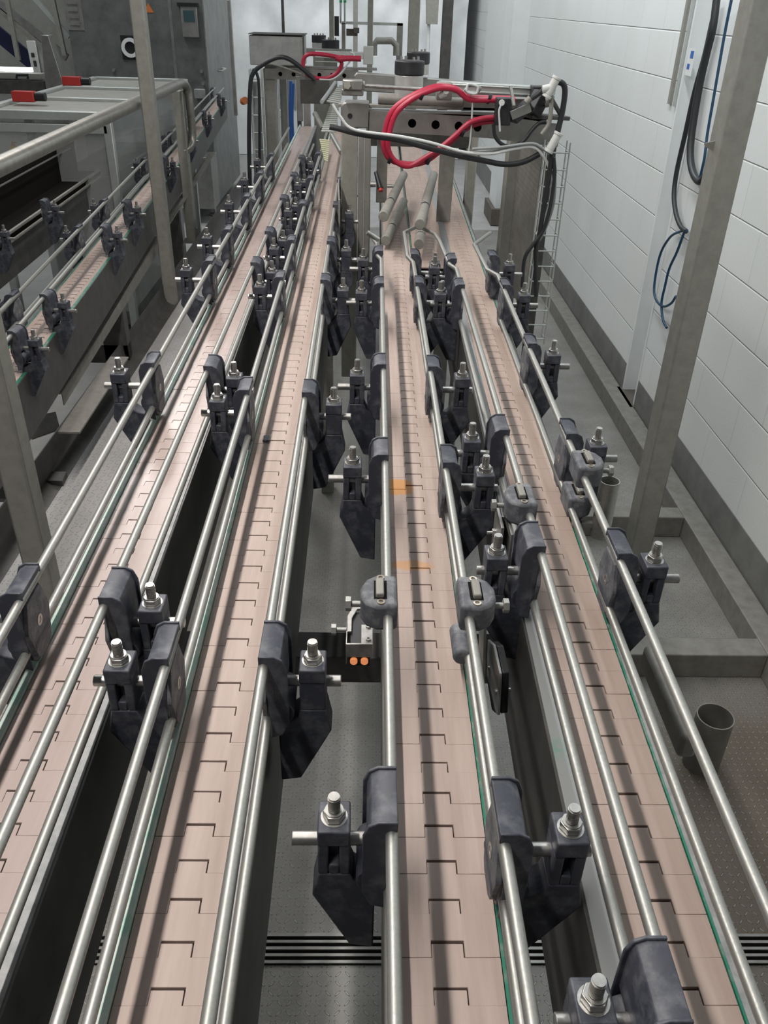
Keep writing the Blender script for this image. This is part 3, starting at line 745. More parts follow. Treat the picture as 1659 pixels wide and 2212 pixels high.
part_w('spindle', lambda bm: (cyl(bm, at_y(800, 398, 2.9), at_y(812, 398, 2.9), .009, 14), cyl(bm, at_y(836, 402, 2.9), at_y(850, 402, 2.9), .006, 12)), M['bright'], kb)
tag(one('guide_pin', lambda bm: tube(bm, [at_z(793, 502, B+.14), at_z(818, 518, B+.12)], .0065, 12), M['bright']), 'short bright steel pin poking out beside the lower roller', 'pin')
# motors / bottle shaped cylinders with black tops
def drum(px, py_top, py_mid, py_bot, wpx, y, label, parent=None):
    c = at_y(px, py_mid, y); r = (at_y(px+wpx/2, py_mid, y)-c).x
    t = at_y(px, py_top, y).z; bt = at_y(px, py_bot, y).z
    root = empty('drum_motor', (c.x, y, bt), label, 'motor', 'black topped drum motors on the gantries')
    part_w('body', lambda bm: cyl(bm, (c.x, y, bt), (c.x, y, c.z), r*.96, 30), M['drum'], root, .002)
    part_w('black_top', lambda bm: cyl(bm, (c.x, y, c.z), (c.x, y, t), r, 30), M['blackm'], root, .004)
    def b(bm):
        for k in range(4):
            a = k*PI/2+.4; cyl(bm, (c.x+r*.62*math.cos(a), y+r*.62*math.sin(a), t), (c.x+r*.62*math.cos(a), y+r*.62*math.sin(a), t+r*.22), r*.09, 10)
    part_w('top_bolt', b, M['bright'], root)
drum(884, 130, 162, 212, 64, 3.05, 'largest drum motor with thick black top on the near gantry')
drum(903, 112, 138, 160, 50, 3.9, 'drum motor half hidden behind the largest one')
drum(689, 76, 92, 106, 31, 8.3, 'smallest drum motor, behind the metal junction box')
drum(714, 86, 105, 118, 38, 7.2, 'drum motor just in front of the smallest one on the far gantry')
# pneumatic cylinder along the beam
ac = empty('air_cylinder', at_y(765, 185, 2.95), 'long aluminium air cylinder with polished rod lying along the near gantry', 'air cylinder')
def yb(px0, px1, py0, py1, y, d):
    a = at_y(px0, py0, y); c = at_y(px1, py1, y)
    return min(a.x, c.x), max(a.x, c.x), y, y+d, min(a.z, c.z), max(a.z, c.z)
part_w('clevis', lambda bm: (box(bm, *yb(740, 783, 172, 196, 2.93, .04)), box(bm, *yb(738, 785, 192, 208, 2.94, .05))), M['steel'], ac, .004)
part_w('clevis_pin', lambda bm: cyl(bm, at_y(750, 184, 2.92), at_y(750, 184, 2.98), .012, 6), M['post'], ac)
part_w('lock_nut', lambda bm: cyl(bm, at_y(780, 185, 2.95), at_y(788, 185, 2.95), .014, 6), M['bright'], ac)
part_w('piston_rod', lambda bm: cyl(bm, at_y(788, 185, 2.95), at_y(960, 196, 2.95), .0062, 16), M['bright'], ac)
def prof_cyl(bm):
    a = at_y(950, 187, 2.96); c = at_y(1195, 200, 3.0)
    bar(bm, a, c, .05, .032); bar(bm, a+V(0, -.028, .010), c+V(0, -.028, .010), .006, .004); bar(bm, a+V(0, -.028, -.008), c+V(0, -.028, -.008), .006, .006)
part_w('barrel', prof_cyl, M['alu'], ac, .003)
part_w('end_block', lambda bm: box(bm, *yb(945, 976, 178, 218, 2.90, .05)), M['post'], ac, .004)
part_w('flow_control', lambda bm: (cyl(bm, at_y(950, 206, 2.88), at_y(962, 200, 2.87), .011, 14), cyl(bm, at_y(964, 196, 2.87), at_y(964, 196, 2.855), .010, 16)), M['white'], ac, .001)
part_w('end_block', lambda bm: box(bm, *yb(1150, 1178, 186, 232, 2.93, .05)), M['blackm'], ac, .004)
# red hose loops (two hoses)
RH = [(1110, 214), (1060, 213), (1010, 210), (985, 193), (950, 187), (910, 198), (870, 220), (845, 245), (832, 285), (830, 320), (845, 345), (880, 355), (915, 350), (945, 330), (980, 300), (1010, 275), (1040, 264), (1072, 260)]
def hose(name, pts, ys, r, m, label, cat='hose', off=(0, 0), group=None):
    P = []
    n = len(pts)
    for i, (x, y) in enumerate(pts):
        Y = ys if isinstance(ys, (int, float)) else ys[0]+(ys[1]-ys[0])*i/(n-1)
        P.append(at_y(x+off[0], y+off[1], Y))
    bm = NB(); tube(bm, P, r, 10, smooth=6)
    return tag(link_mesh(name, bm, m), label, cat, group)
hose('red_hose', RH, 2.87, .0095, M['red'], 'thick red air hose curling in a big loop in front of the drilled beam', group='red hoses on the near gantry')
hose('red_hose', [(x+(9 if 5 < i < 11 else 3), y+(-9 if i > 11 else 2)+(i % 3)) for i, (x, y) in enumerate(RH)], 2.855, .0085, M['red'], 'second red air hose tied just inside the big loop', group='red hoses on the near gantry')
for i, (x, y) in enumerate(((912, 205), (843, 343), (926, 345), (1000, 285), (1056, 213))):
    tag(one('cable_tie', lambda bm, x=x, y=y: cyl(bm, at_y(x-3, y-1, 2.862), at_y(x+3, y+2, 2.862), .0155, 12), M['black']), 'black tie on the red hose loop, %s' % ('at its upper shoulder', 'low on the curve by the post', 'low on the curve under the beam', 'where the loop climbs to the valves', 'beside the coiled grey cable')[i], 'cable tie', 'black ties on the red hoses')
# black and white cable bundle slung across
CB = [(712, 274), (735, 279), (765, 287), (805, 294), (860, 302), (920, 318), (990, 336), (1040, 346), (1090, 355), (1130, 350), (1165, 333)]
hose('cable_bundle', CB, 2.80, .0085, M['hose'], 'thick black cable bundle sagging across the near gantry', 'cable')
hose('white_cable', [(718, 225), (735, 252), (765, 280), (860, 294), (930, 308), (1000, 328), (1060, 332), (1110, 322), (1150, 318), (1172, 335), (1188, 370), (1190, 420), (1178, 470), (1160, 505)], 2.785, .0045, M['whiteh'], 'white cable lying along the black bundle and dropping down the basket tray', 'cable')
hose('grey_cable', [(1000, 331), (1060, 326), (1110, 316), (1160, 316), (1188, 335), (1199, 380), (1196, 440), (1180, 490), (1165, 520)], 2.79, .0042, M['ghose'], 'grey cable arching over the top of the basket tray', 'cable')
hose('grey_cable', [(1020, 322), (1080, 318), (1150, 310), (1178, 322), (1205, 300)], 2.78, .0042, M['ghose'], 'grey cable running up to the lower white fitting', 'cable')
hose('drop_cable', [(1192, 330), (1186, 380), (1176, 440), (1166, 500), (1158, 545), (1158, 640)], 2.77, .0078, M['hose'], 'thick black cable dropping straight down the basket tray', 'cable')
hose('drop_cable', [(1196, 340), (1198, 380), (1188, 450), (1172, 500), (1150, 530), (1133, 560), (1128, 620)], 2.765, .0062, M['hose'], 'black cable crossing behind the straight one down the basket tray', 'cable')
hose('hook_cable', [(1200, 300), (1213, 250), (1220, 205), (1218, 184), (1208, 177), (1196, 177)], 2.80, .009, M['hose'], 'black cable hooking over the top white fitting', 'cable')
hose('short_cable', [(1191, 205), (1190, 240), (1185, 268), (1170, 290)], 2.80, .007, M['post'], 'grey-green cable dropping from the top white fitting', 'cable')
hose('short_cable', [(1145, 215), (1160, 205), (1175, 193)], 2.80, .0075, M['hose'], 'short black cable from the valve block to the top white fitting', 'cable')
hose('loop_cable', [(1066, 268), (1070, 295), (1085, 312), (1105, 316), (1130, 305), (1150, 280), (1165, 266), (1180, 264)], 2.82, .006, M['hose'], 'black cable hanging in a small loop under the valve block', 'cable')
hose('thin_white_cable', [(1083, 224), (1078, 240), (1079, 262), (1080, 284)], 2.79, .003, M['whiteh'], 'thin white cable hanging from the round white button', 'cable')
hose('thin_white_cable', [(1016, 200), (1020, 218), (1020, 240), (1016, 300), (1012, 330)], 2.86, .003, M['whiteh'], 'thin white cable dropping behind the drilled beam', 'cable')
for k in range(3):
    hose('coiled_cable', [(1004+k*2, 196), (1012, 186-k*2), (1030, 186), (1038-k*3, 192), (1028, 200+k), (1012, 200), (1004, 194-k)], 2.85-.006*k, .0038, (M['ghose'], M['ghose'], M['whiteh'])[k], ('grey outer turn', 'grey inner turn', 'white turn')[k]+' of the small cable coil on the air cylinder', 'cable', group='small coil of cables')
def tee(px, py, y, label, vert=True):
    root = empty('white_fitting', at_y(px, py, y), label, 'fitting')
    c = Vector(root.location)
    part_w('body', lambda bm: (cyl(bm, c+V(-.010, 0, -.020), c+V(.010, 0, .022), .0125, 18)), M['white'], root, .002)
    part_w('collar', lambda bm: cyl(bm, c+V(-.014, 0, -.028), c+V(-.010, 0, -.020), .0145, 18), M['white'], root, .001)
    part_w('collar', lambda bm: cyl(bm, c+V(.010, 0, .022), c+V(.013, 0, .029), .0145, 18), M['white'], root, .001)
    if not vert: part_w('branch', lambda bm: cyl(bm, c, c+V(-.028, 0, -.006), .011, 16), M['white'], root, .001)
tee(1192, 189, 2.79, 'white plastic tee fitting at the top of the black cables', False)
tee(1196, 308, 2.76, 'white plastic coupling at the top of the basket tray')
# valve blocks
vb = empty('valve_block', at_y(1100, 235, 2.84), 'stack of black pneumatic valve blocks at the wall end of the near gantry', 'valve')
part_w('solenoid', lambda bm: box(bm, *yb(1075, 1102, 212, 272, 2.80, .05)), M['blackm'], vb, .003)
part_w('solenoid', lambda bm: bar(bm, at_y(1105, 258, 2.82), at_y(1142, 226, 2.84), .045, .028), M['blackm'], vb, .003)
part_w('solenoid', lambda bm: bar(bm, at_y(1148, 248, 2.84), at_y(1172, 200, 2.86), .045, .040), M['black'], vb, .003)
part_w('metal_wedge', lambda bm: bar(bm, at_y(1104, 250, 2.80), at_y(1146, 232, 2.80), .006, .026), M['steel'], vb, .001)
part_w('silver_tab', lambda bm: bar(bm, at_y(1103, 186, 2.80), at_y(1110, 228, 2.78), .010, .004), M['bright'], vb)
part_w('elbow', lambda bm: (cyl(bm, at_y(1136, 222, 2.80), at_y(1146, 212, 2.80), .010, 14), ring(bm, at_y(1178, 222, 2.83), (1, 0, .2), .014, .009, .012, 16)), M['dusty'], vb)
part_w('white_button', lambda bm: (cyl(bm, at_y(1084, 222, 2.80), at_y(1084, 222, 2.788), .009, 18)), M['white'], vb, .001)
part_w('mount_arm', lambda bm: (bar(bm, at_y(1140, 250, 2.86), at_y(1222, 254, 2.90), .06, .012), bar(bm, at_y(1178, 190, 2.9), at_y(1212, 250, 2.9), .02, .012)), M['frame'], vb, .002)
# cable basket tray (vertical ladder of wire)
def basket(name, pxa, pxb, y, ztop, zbot, dx, dy, step, label, r=.0024, bend=0):
    root = empty(name, (pxa, y, zbot), label, 'cable tray')
    def wires(bm):
        for (x, yy) in ((pxa, y), (pxb, y), (pxa, y+dy), (pxb, y+dy)):
            tube(bm, [(x, yy, zbot), (x, yy, ztop)], r, 6)
    part_w('side_wires', wires, M['alu'], root)
    z = zbot+.02; base = None
    while z < ztop:
        if base is None:
            base = part_w('rung', lambda bm: tube(bm, [(pxa, y+dy, z), (pxa, y, z), (pxb, y, z), (pxb, y+dy, z)], r, 6), M['alu'], root); z0 = z
        else:
            q = base.copy(); col.objects.link(q); q.parent = root; q.location = (0, 0, z-z0)
        z += step
    return root
basket('basket_tray', .575, .648, 2.86, 1.575, .90, 0, .05, .052, 'galvanised wire basket tray standing vertical beside the near gantry', .0026)
tag(one('tray_backing', lambda bm: box(bm, .590, .625, 2.955, 2.96, .70, 1.55), M['frame']), 'dark steel strip behind the cables in the near basket tray', 'steel strip')
tag(one('perch_plate', lambda bm: box(bm, .36, .50, 2.55, 2.72, 1.10, 1.112), M['dusty'], None, .004), 'pale dusty steel plate beside the wall-side belt just below the near gantry', 'plate')

# ================================================================ far gantry
FY = 6.0
gf = empty('far_gantry', (-.3, FY, .6), 'far gantry of grey posts and drilled beam beside the metal junction box', 'gantry')
part_w('post', lambda bm: box(bm, at_y(570, 190, FY).x, at_y(595, 190, FY).x, FY, FY+.09, 0, at_y(580, 148, FY).z), M['post'], gf, .004)
part_w('post', lambda bm: box(bm, at_y(604, 190, FY+.6).x, at_y(620, 190, FY+.6).x, FY+.6, FY+.68, 0, at_y(610, 160, FY+.6).z), M['steel'], gf, .004)
part_w('post', lambda bm: box(bm, at_y(633, 190, FY+.6).x, at_y(642, 190, FY+.6).x, FY+.9, FY+.96, 0, 1.5), M['frame'], gf, .004)
a0 = at_y(572, 163, FY-.01)
part_w('drilled_beam', lambda bm: holed_strip(bm, (a0.x, FY-.012, a0.z-.02), (1, 0, 0), (0, 0, 1), (0, 1, 0), .60, .062, .005, [.10, .185, .35, .43, .51], .013), M['steel'], gf)
part_w('hole_shade_sheet', lambda bm: box(bm, a0.x, a0.x+.6, FY+.04, FY+.05, a0.z-.02, a0.z+.04), M['void'], gf)  # shade behind the drilled holes, painted as a near-black sheet
part_w('cross_slat', lambda bm: box(bm, a0.x, a0.x+.72, FY, FY+.10, a0.z+.044, a0.z+.055), M['steel'], gf)
part_w('dark_plate', lambda bm: box(bm, *yb(648, 712, 172, 225, 5.6, .006)), M['frame'], gf)
part_w('hanger_plate', lambda bm: box(bm, *yb(640, 655, 165, 262, 5.75, .006)), M['steel'], gf, .002)
part_w('hanger_plate', lambda bm: box(bm, *yb(655, 672, 222, 292, 5.6, .008)), M['steel'], gf, .002)
part_w('hanger_arm', lambda bm: (cyl(bm, at_y(680, 245, 5.5), at_y(697, 278, 5.4), .015, 12), box(bm, *yb(655, 672, 290, 325, 5.5, .01))), M['dusty'], gf)
part_w('air_cylinder', lambda bm: (box(bm, *yb(680, 785, 110, 128, 6.0, .05)), box(bm, *yb(680, 740, 132, 136, 5.98, .02)), box(bm, *yb(785, 806, 100, 140, 6.0, .06))), M['alu'], gf, .003)
part_w('rear_plate', lambda bm: box(bm, *yb(660, 760, 104, 124, 7.0, .05)), M['steel'], gf, .003)
jb = empty('junction_box', at_y(600, 150, 5.9), 'large galvanised metal junction box on top of the far gantry post', 'junction box')
part_w('box_body', lambda bm: box(bm, *yb(537, 656, 76, 143, 5.9, .28)), M['box'], jb, .004)
part_w('box_lid_edge', lambda bm: (box(bm, *yb(536, 657, 72, 77, 5.89, .30)), box(bm, *yb(653, 658, 74, 146, 5.88, .02))), M['frame'], jb)
basket('basket_tray', at_y(541, 200, 5.7).x, at_y(566, 200, 5.7).x, 5.7, at_y(550, 150, 5.7).z, .6, 0, .07, .10, 'tall wire basket tray under the metal junction box', .004)
tag(one('tray_back_plate', lambda bm: box(bm, at_y(546, 200, 5.8).x, at_y(563, 200, 5.8).x, 5.79, 5.8, .6, 1.5), M['box']), 'grey green sheet behind the rungs of the tall basket tray', 'sheet')
hose('black_hose', [(540, 400), (538, 300), (540, 200), (546, 160), (570, 138), (600, 124), (625, 128), (655, 150), (680, 172)], 5.55, .013, M['hose'], 'black hose arching in front of the metal junction box')
hose('black_hose', [(561, 345), (560, 200), (555, 160), (545, 150)], 5.62, .009, M['hose'], 'straight black hose running down the tall basket tray')
hose('thin_cable', [(560, 148), (580, 138), (610, 145), (650, 160)], 5.6, .006, M['post'], 'thin grey cable along the underside of the junction box')
RF = [(655, 150), (656, 128), (668, 117), (700, 118), (740, 125), (765, 127)]
hose('red_hose', RF, 5.75, .012, M['red'], 'red hose rising beside the junction box on the far gantry', group='red hoses on the far gantry')
hose('red_hose', [(656, 150), (670, 165), (700, 170), (725, 160), (738, 140), (735, 125), (750, 125)], 5.72, .012, M['red'], 'red hose sagging under the far air cylinder', group='red hoses on the far gantry')
hose('red_hose', [(725, 124), (735, 128), (750, 126), (780, 127)], 5.7, .016, M['red'], 'short thick knot of red hose on the far air cylinder', group='red hoses on the far gantry')
hose('white_cable', [(690, 172), (715, 172), (735, 160), (750, 140), (765, 120), (755, 112)], 5.7, .005, M['whiteh'], 'white cable looping around the far red hoses', 'cable')
for (px, py, yy) in ((689, 106, 8.3), (714, 118, 7.2)):
    q = at_y(px, py, yy)
    part_w('motor_pedestal', lambda bm: (box(bm, q.x-.05, q.x+.05, yy-.05, yy+.05, 0, q.z-.002)), M['post'], gf)
# strap of ladder-like wire mesh laid toward the far belts
lm = empty('ladder_mesh', at_y(720, 240, 4.0), 'pale slatted cable ladder slanting down between the two gantries', 'cable ladder')
def lad(name, m, a0, a1, b0, b1, ya, yb_, n):
    for i in range(n):
        t = i/(n-1); Y = ya+(yb_-ya)*t
        p = at_y(a0[0]+(b0[0]-a0[0])*t, a0[1]+(b0[1]-a0[1])*t, Y); q = at_y(a1[0]+(b1[0]-a1[0])*t, a1[1]+(b1[1]-a1[1])*t, Y)
        part_w(name, lambda bm: cyl(bm, p, q, .0042, 6), M[m], lm)
lad('slat', 'alu', (726, 190), (738, 190), (694, 283), (726, 284), 4.6, 3.6, 24)
lad('slat', 'alu', (732, 185), (742, 185), (706, 218), (736, 224), 4.4, 3.7, 10)
lad('pale_slat', 'palemesh', (690, 302), (712, 304), (700, 345), (708, 348), 3.9, 3.75, 11)
part_w('side_tube', lambda bm: tube(bm, [at_y(724, 178, 4.6), at_y(706, 205, 4.1), at_y(695, 220, 3.8)], .008, 8), M['ghose'], lm)
part_w('lower_tube', lambda bm: (tube(bm, [at_y(717, 292, 3.6), at_y(738, 330, 3.3)], .010, 10),), M['steel'], lm)

# ================================================================ far background
def pole(px, py, y, wpx, label, m='post', z0=0, py_top=None):
    c = at_y(px, py, y); r = (at_y(px+wpx/2, py, y)-c).x
    zt = 3.4 if py_top is None else at_y(px, py_top, y).z
    return tag(one('roof_post', lambda bm: box(bm, c.x-r, c.x+r, y, y+2*r, z0, zt), M[m], None, .004), label, 'post')
pole(611, 40, 9.0, 6, 'thinnest dark pole standing behind the metal junction box', 'frame')
pole(716, 40, 8.0, 10, 'grey pole just above the far drum motors')
pole(768, 20, 11.0, 10, 'grey pole behind the far portal frame')
pole(800, 40, 7.0, 12, 'grey pole in front of the far portal frame')
pole(894, 60, 6.5, 24, 'thick grey post right behind the drum motors of the near gantry')
pole(966, 60, 6.0, 22, 'dark grey post in front of the far end of the block wall', 'frame')
fp_ = empty('portal_frame', at_y(800, 90, 7.6), 'pale steel portal frame with rounded gooseneck arms before the white sheeting', 'frame')
part_w('upright', lambda bm: box(bm, *yb(738, 746, 50, 115, 7.6, .05)), M['steel'], fp_)
part_w('upright', lambda bm: box(bm, *yb(858, 868, 50, 140, 7.6, .05)), M['steel'], fp_)
part_w('top_bar', lambda bm: box(bm, *yb(736, 870, 46, 56, 7.6, .06)), M['alu'], fp_)
part_w('gooseneck', lambda bm: tube(bm, [at_y(808, 120, 7.5), at_y(808, 98, 7.5), at_y(814, 88, 7.5), at_y(846, 88, 7.5), at_y(856, 98, 7.5), at_y(856, 120, 7.5)], .026, 12), M['post'], fp_)
part_w('clamp_head', lambda bm: (box(bm, *yb(748, 772, 62, 78, 7.55, .05)), box(bm, *yb(764, 776, 60, 72, 7.5, .04))), M['brown'], fp_)
part_w('green_cap', lambda bm: (box(bm, *yb(733, 739, 0, 6, 7.5, .03)), box(bm, *yb(742, 748, 0, 6, 7.5, .03))), M['greenled'], fp_)
part_w('lamp_stem', lambda bm: (cyl(bm, at_y(736, 6, 7.5), at_y(736, 50, 7.5), .008, 8), cyl(bm, at_y(745, 6, 7.5), at_y(745, 50, 7.5), .008, 8)), M['alu'], fp_)
part_w('black_box', lambda bm: box(bm, *yb(722, 732, 35, 78, 7.45, .05)), M['black'], fp_)
# bright doorway strip and hanging grey bin at the end of the wall
struct(one('door_1', lambda bm: box(bm, at_y(928, 60, 12.6).x, at_y(962, 60, 12.6).x, 12.6, 12.63, 0, 3.4), M['sheet']))
tag(one('downpipe', lambda bm: cyl(bm, at_y(927, 0, 11.5)+V(0, 0, .6), V(at_y(927, 100, 11.5).x, 11.5, .3), .02, 12), M['label']), 'thin pale pipe running down beside the bright doorway', 'pipe')
tag(one('grey_hopper', lambda bm: prism(bm, [(0, 0), (.13, 0), (.13, .26), (.06, .30), (-.02, .33)], at_y(922, 52, 11.4), (1, 0, 0), (0, 0, 1), (0, 1, 0), .2), M['post']), 'small grey hopper hanging before the white sheeting at the end of the hall', 'hopper')
tag(one('clear_curtain', lambda bm: box(bm, WX-.06, WX-.05, 9.6, 11.6, 1.05, 3.2), M['label'], None, .003), 'pale plastic sheet standing against the far end of the block wall', 'sheet')
tag(one('black_rod', lambda bm: cyl(bm, at_x(994, 138, 1.40), at_x(1001, 0, 1.40)+V(0, 0, .4), .012, 8), M['black']), 'thin black rod hanging against the far end of the block wall', 'rod')
# distant machinery glimpsed under the far gantry
bgm = empty('white_machine', at_y(612, 250, 9.5), 'white machine cover with handwritten word seen between the far gantry posts', 'machine')
part_w('cover', lambda bm: box(bm, *yb(585, 640, 170, 239, 9.7, .5)), M['box'], bgm)
part_w('lower_cover', lambda bm: box(bm, *yb(580, 640, 238, 445, 9.6, .5)), M['label'], bgm)
# handwriting reads "Inse": short ink strokes
def ink(bm):
    c = at_y(588, 246, 9.59); s = .011
    def st(a, b): cyl(bm, c+V(a[0]*s, 0, a[1]*s), c+V(b[0]*s, 0, b[1]*s), .0022, 5)
    st((0, 0), (4, 0)); st((2, 0), (2, -6)); st((6, -2), (6, -6)); st((6, -2.5), (9, -2.5)); st((9, -2.5), (9, -6)); st((14, -2), (11, -3)); st((11, -3), (14, -5)); st((14, -5), (11, -6))
    st((16, -4), (19, -4)); st((19, -4), (18, -2)); st((18, -2), (16, -4)); st((16, -4), (17, -6)); st((17, -6), (19, -6))
part_w('handwriting', ink, M['black'], bgm)
for i, (x, y0_, y1_, yy) in enumerate(((600, 170, 320, 8.2), (625, 175, 340, 8.4), (630, 180, 330, 8.0))):
    hose('blue_line', [(x+3, y0_), (x+1, (y0_+y1_)/2), (x+4, y1_), (x+8, 505)], yy, .014, M['blue'] if i else M['whiteh'], ('white hose', 'blue hose', 'second blue hose')[i]+' hanging behind the far gantry posts', 'hose')

# ================================================================ wall fittings
tr = empty('wall_channel', at_x(1470, 110, WX), 'pair of thin grey steel channels screwed upright to the block wall', 'channel')
def chn(x0, y0, x1, y1, wd):
    a = at_x(x0, y0, WX-.006); c = at_x(x1, y1, WX-.006); Y = (a.y+c.y)/2
    return lambda bm: box(bm, WX-.014, WX, Y-wd, Y+wd, c.z, 3.2)
part_w('channel', chn(1487, 0, 1448, 225, .016), M['post'], tr)
part_w('channel', chn(1500, 0, 1458, 230, .010), M['alu'], tr)
lab = empty('wall_sticker', at_x(1492, 134, WX-.003), 'small white sticker with blue and black marks on the painted column edge', 'sticker')
c = Vector(lab.location)
part_w('sticker_paper', lambda bm: box(bm, WX-.0062, WX-.0045, c.y-.045, c.y+.045, c.z-.055, c.z+.055), M['label'], lab)
part_w('print', lambda bm: (box(bm, WX-.0068, WX-.006, c.y-.03, c.y+.012, c.z+.015, c.z+.045), box(bm, WX-.0068, WX-.006, c.y-.005, c.y+.03, c.z-.03, c.z-.008)), M['blue'], lab)
def wall_hose(name, pts, r, m, label, x=WX-.03):
    bm = NB(); tube(bm, [at_x(px, py, x) for px, py in pts], r, 10, smooth=7)
    return tag(link_mesh(name, bm, m), label, 'cable')
wall_hose('wall_cable', [(1548, 0), (1540, 60), (1528, 110), (1512, 180), (1500, 250), (1492, 310), (1492, 350), (1500, 380), (1512, 392), (1524, 380)], .016, M['hose'], 'thick black cable hanging down the painted column and curling behind the square post')
wall_hose('wall_cable', [(1540, 40), (1522, 120), (1500, 200), (1480, 290), (1462, 370), (1456, 420), (1460, 460), (1470, 488), (1482, 500)], .011, M['hose'], 'thinner black cable dropping past the square post to the blue loop')
wall_hose('blue_cable', [(1580, 0), (1566, 70), (1552, 150), (1540, 220), (1528, 290), (1522, 340), (1512, 385)], .006, M['blueh'], 'thin blue cable running straight down the painted column')
wall_hose('blue_cable', [(1484, 498), (1470, 500), (1448, 512), (1428, 545), (1417, 590), (1413, 630), (1420, 652), (1434, 662), (1450, 655), (1460, 640)], .006, M['blueh'], 'thin blue cable hanging in a loop beside the thick grey post')
wall_hose('blue_cable', [(1478, 502), (1462, 545), (1446, 580), (1436, 620), (1429, 655), (1432, 690), (1440, 708)], .006, M['blueh'], 'tail of blue cable falling through the hanging loop')

# ================================================================ guarded machine on the walkway side
CK = (-.815, -.0723)
Z0 = 1.07
C0 = conveyor('pale chain conveyor with staggered slots running beside the guarded machine', CK[0], CK[1], 1.75, 9.2, M['belt_b'], ('green', .004, .0), ('green', .008, .0), half=.044, z=Z0, deep=.16, slots=((-.030, -.010), (.010, .030)), gap=.0030)
def c0x(y, off): return CK[0]+CK[1]*y+off
for nm, off, dz in (('upper wall-side', .036, .105), ('upper machine-side', -.050, .105), ('lower machine-side', -.052, .031)):
    bm = NB(); tube(bm, [(c0x(1.7, off), 1.7, Z0+dz), (c0x(9.2, off), 9.2, Z0+dz)], .0065, 12)
    tag(link_mesh('guide_rail', bm, M['rail']), {'upper wall-side': 'upper guide rail of the staggered slot conveyor on its walkway side', 'upper machine-side': 'upper guide rail of the staggered slot conveyor on its machine side', 'lower machine-side': 'lower guide rail of the staggered slot conveyor on its machine side'}[nm], 'guide rail', 'guide rails of the machine conveyor')
kR = [at_z(px, py, Z0+.092).y for px, py in ((79, 729), (141, 649), (262, 501), (307, 447), (385, 349), (436, 294), (474, 248), (504, 210))]
kL = [at_z(px, py, Z0+.092).y for px, py in ((11, 649), (157, 501), (212, 442), (308, 351), (366, 292), (464, 197))]
prR, prL = first['4R'], first['2L']
for i, y in enumerate(kR):
    o = clone(prR); o.location = (c0x(y, .036), y, Z0); o.rotation_euler = (0, 0, -CK[1]*-1)
    tag(o, '%s dark bracket from the camera, near side of the staggered slot belt' % ORD[i], 'rail bracket', 'rail brackets of the machine conveyor')
for i, y in enumerate(kL):
    o = clone(prL); o.location = (c0x(y, -.050), y, Z0)
    tag(o, '%s dark bracket from the camera, machine side of the staggered slot belt' % ORD[i], 'rail bracket', 'rail brackets of the machine conveyor')
t0, t1 = at_z(118, 850, .87), at_z(340, 512, .87)
u0, u1 = at_z(148, 935, .76), at_z(258, 772, .76)
def tray(bm):
    bar(bm, t0, t1, .045, .006); bar(bm, t0+V(.022, 0, -.02), t1+V(.022, 0, -.02), .003, .04)
    bar(bm, t1+V(-.01, .15, 0), t1+(t1-t0)*1.3+V(-.01, .15, 0), .045, .006)
dt = empty('drip_tray', t0, 'pale narrow steel drip tray hung under the staggered slot belt', 'tray')
part_w('tray_channel', tray, M['dusty'], dt)
part_w('lower_strip', lambda bm: (bar(bm, u0, u1, .07, .006)), M['dusty'], dt)
ms = empty('support_stand', (c0x(3.4, 0), 3.4, 0), 'dark steel support stand under the staggered slot belt', 'stand')
part_w('leg', lambda bm: skew_box(bm, -.05, .05, 3.35, 3.42, 0, .83, CK[0], CK[1]), M['frame'], ms)
part_w('leg', lambda bm: skew_box(bm, -.05, .05, 5.2, 5.27, 0, .83, CK[0], CK[1]), M['frame'], ms)
part_w('cross_member', lambda bm: skew_box(bm, -.45, .02, 2.3, 2.36, .55, .62, CK[0], CK[1]), M['frame'], ms)
part_w('cross_member', lambda bm: skew_box(bm, -.5, .05, 3.35, 3.42, .6, .68, CK[0], CK[1]), M['frame'], ms)
gg = empty('grey_gusset', at_z(60, 905, .62), 'pale folded steel gusset under the near end of the staggered slot belt', 'bracket')
part_w('folded_plate', lambda bm: prism(bm, [(0, 0), (.10, .03), (.12, -.05), (.02, -.10)], at_z(60, 905, .62), (1, 0, 0), (0, .5, .6), (0, 0, 1), .006), M['dusty'], gg)
part_w('stub_beam', lambda bm: box(bm, -1.25, -1.03, 2.36, 2.44, .50, .60), M['dusty'], gg)
# frame of the guard
GX0, GX1, GY0, GY1, GZ = -2.10, -1.415, 4.93, 7.15, 1.40
gd = empty('machine_guard', ((GX0+GX1)/2, GY0, .2), 'aluminium framed machine guard with clear side panels and flat grey top panels', 'machine guard')
def pf(bm, a, b):
    bar(bm, a, b, .045, .045)
part_w('top_frame', lambda bm: [pf(bm, *q) for q in (((GX0, GY0, GZ-.022), (GX1, GY0, GZ-.022)), ((GX0, GY1, GZ-.022), (GX1, GY1, GZ-.022)), ((GX0, GY0, GZ-.022), (GX0, GY1, GZ-.022)), ((GX1, GY0, GZ-.022), (GX1, GY1, GZ-.022)), ((GX0, GY0, GZ-.085), (GX1, GY0, GZ-.085)))], M['alu'], gd, .004)
part_w('cross_bar', lambda bm: pf(bm, (GX0, 5.62, GZ-.022), (GX1, 5.62, GZ-.022)), M['alu'], gd, .004)
part_w('cross_bar', lambda bm: pf(bm, (GX0, 6.35, GZ-.022), (GX1, 6.35, GZ-.022)), M['alu'], gd, .004)
for ya, yb2 in ((GY0+.03, 5.59), (5.65, 6.32), (6.38, GY1-.03)):
    part_w('top_panel', lambda bm, ya=ya, yb2=yb2: box(bm, GX0+.03, GX1-.03, ya, yb2, GZ-.03, GZ-.018), M['panel'], gd)
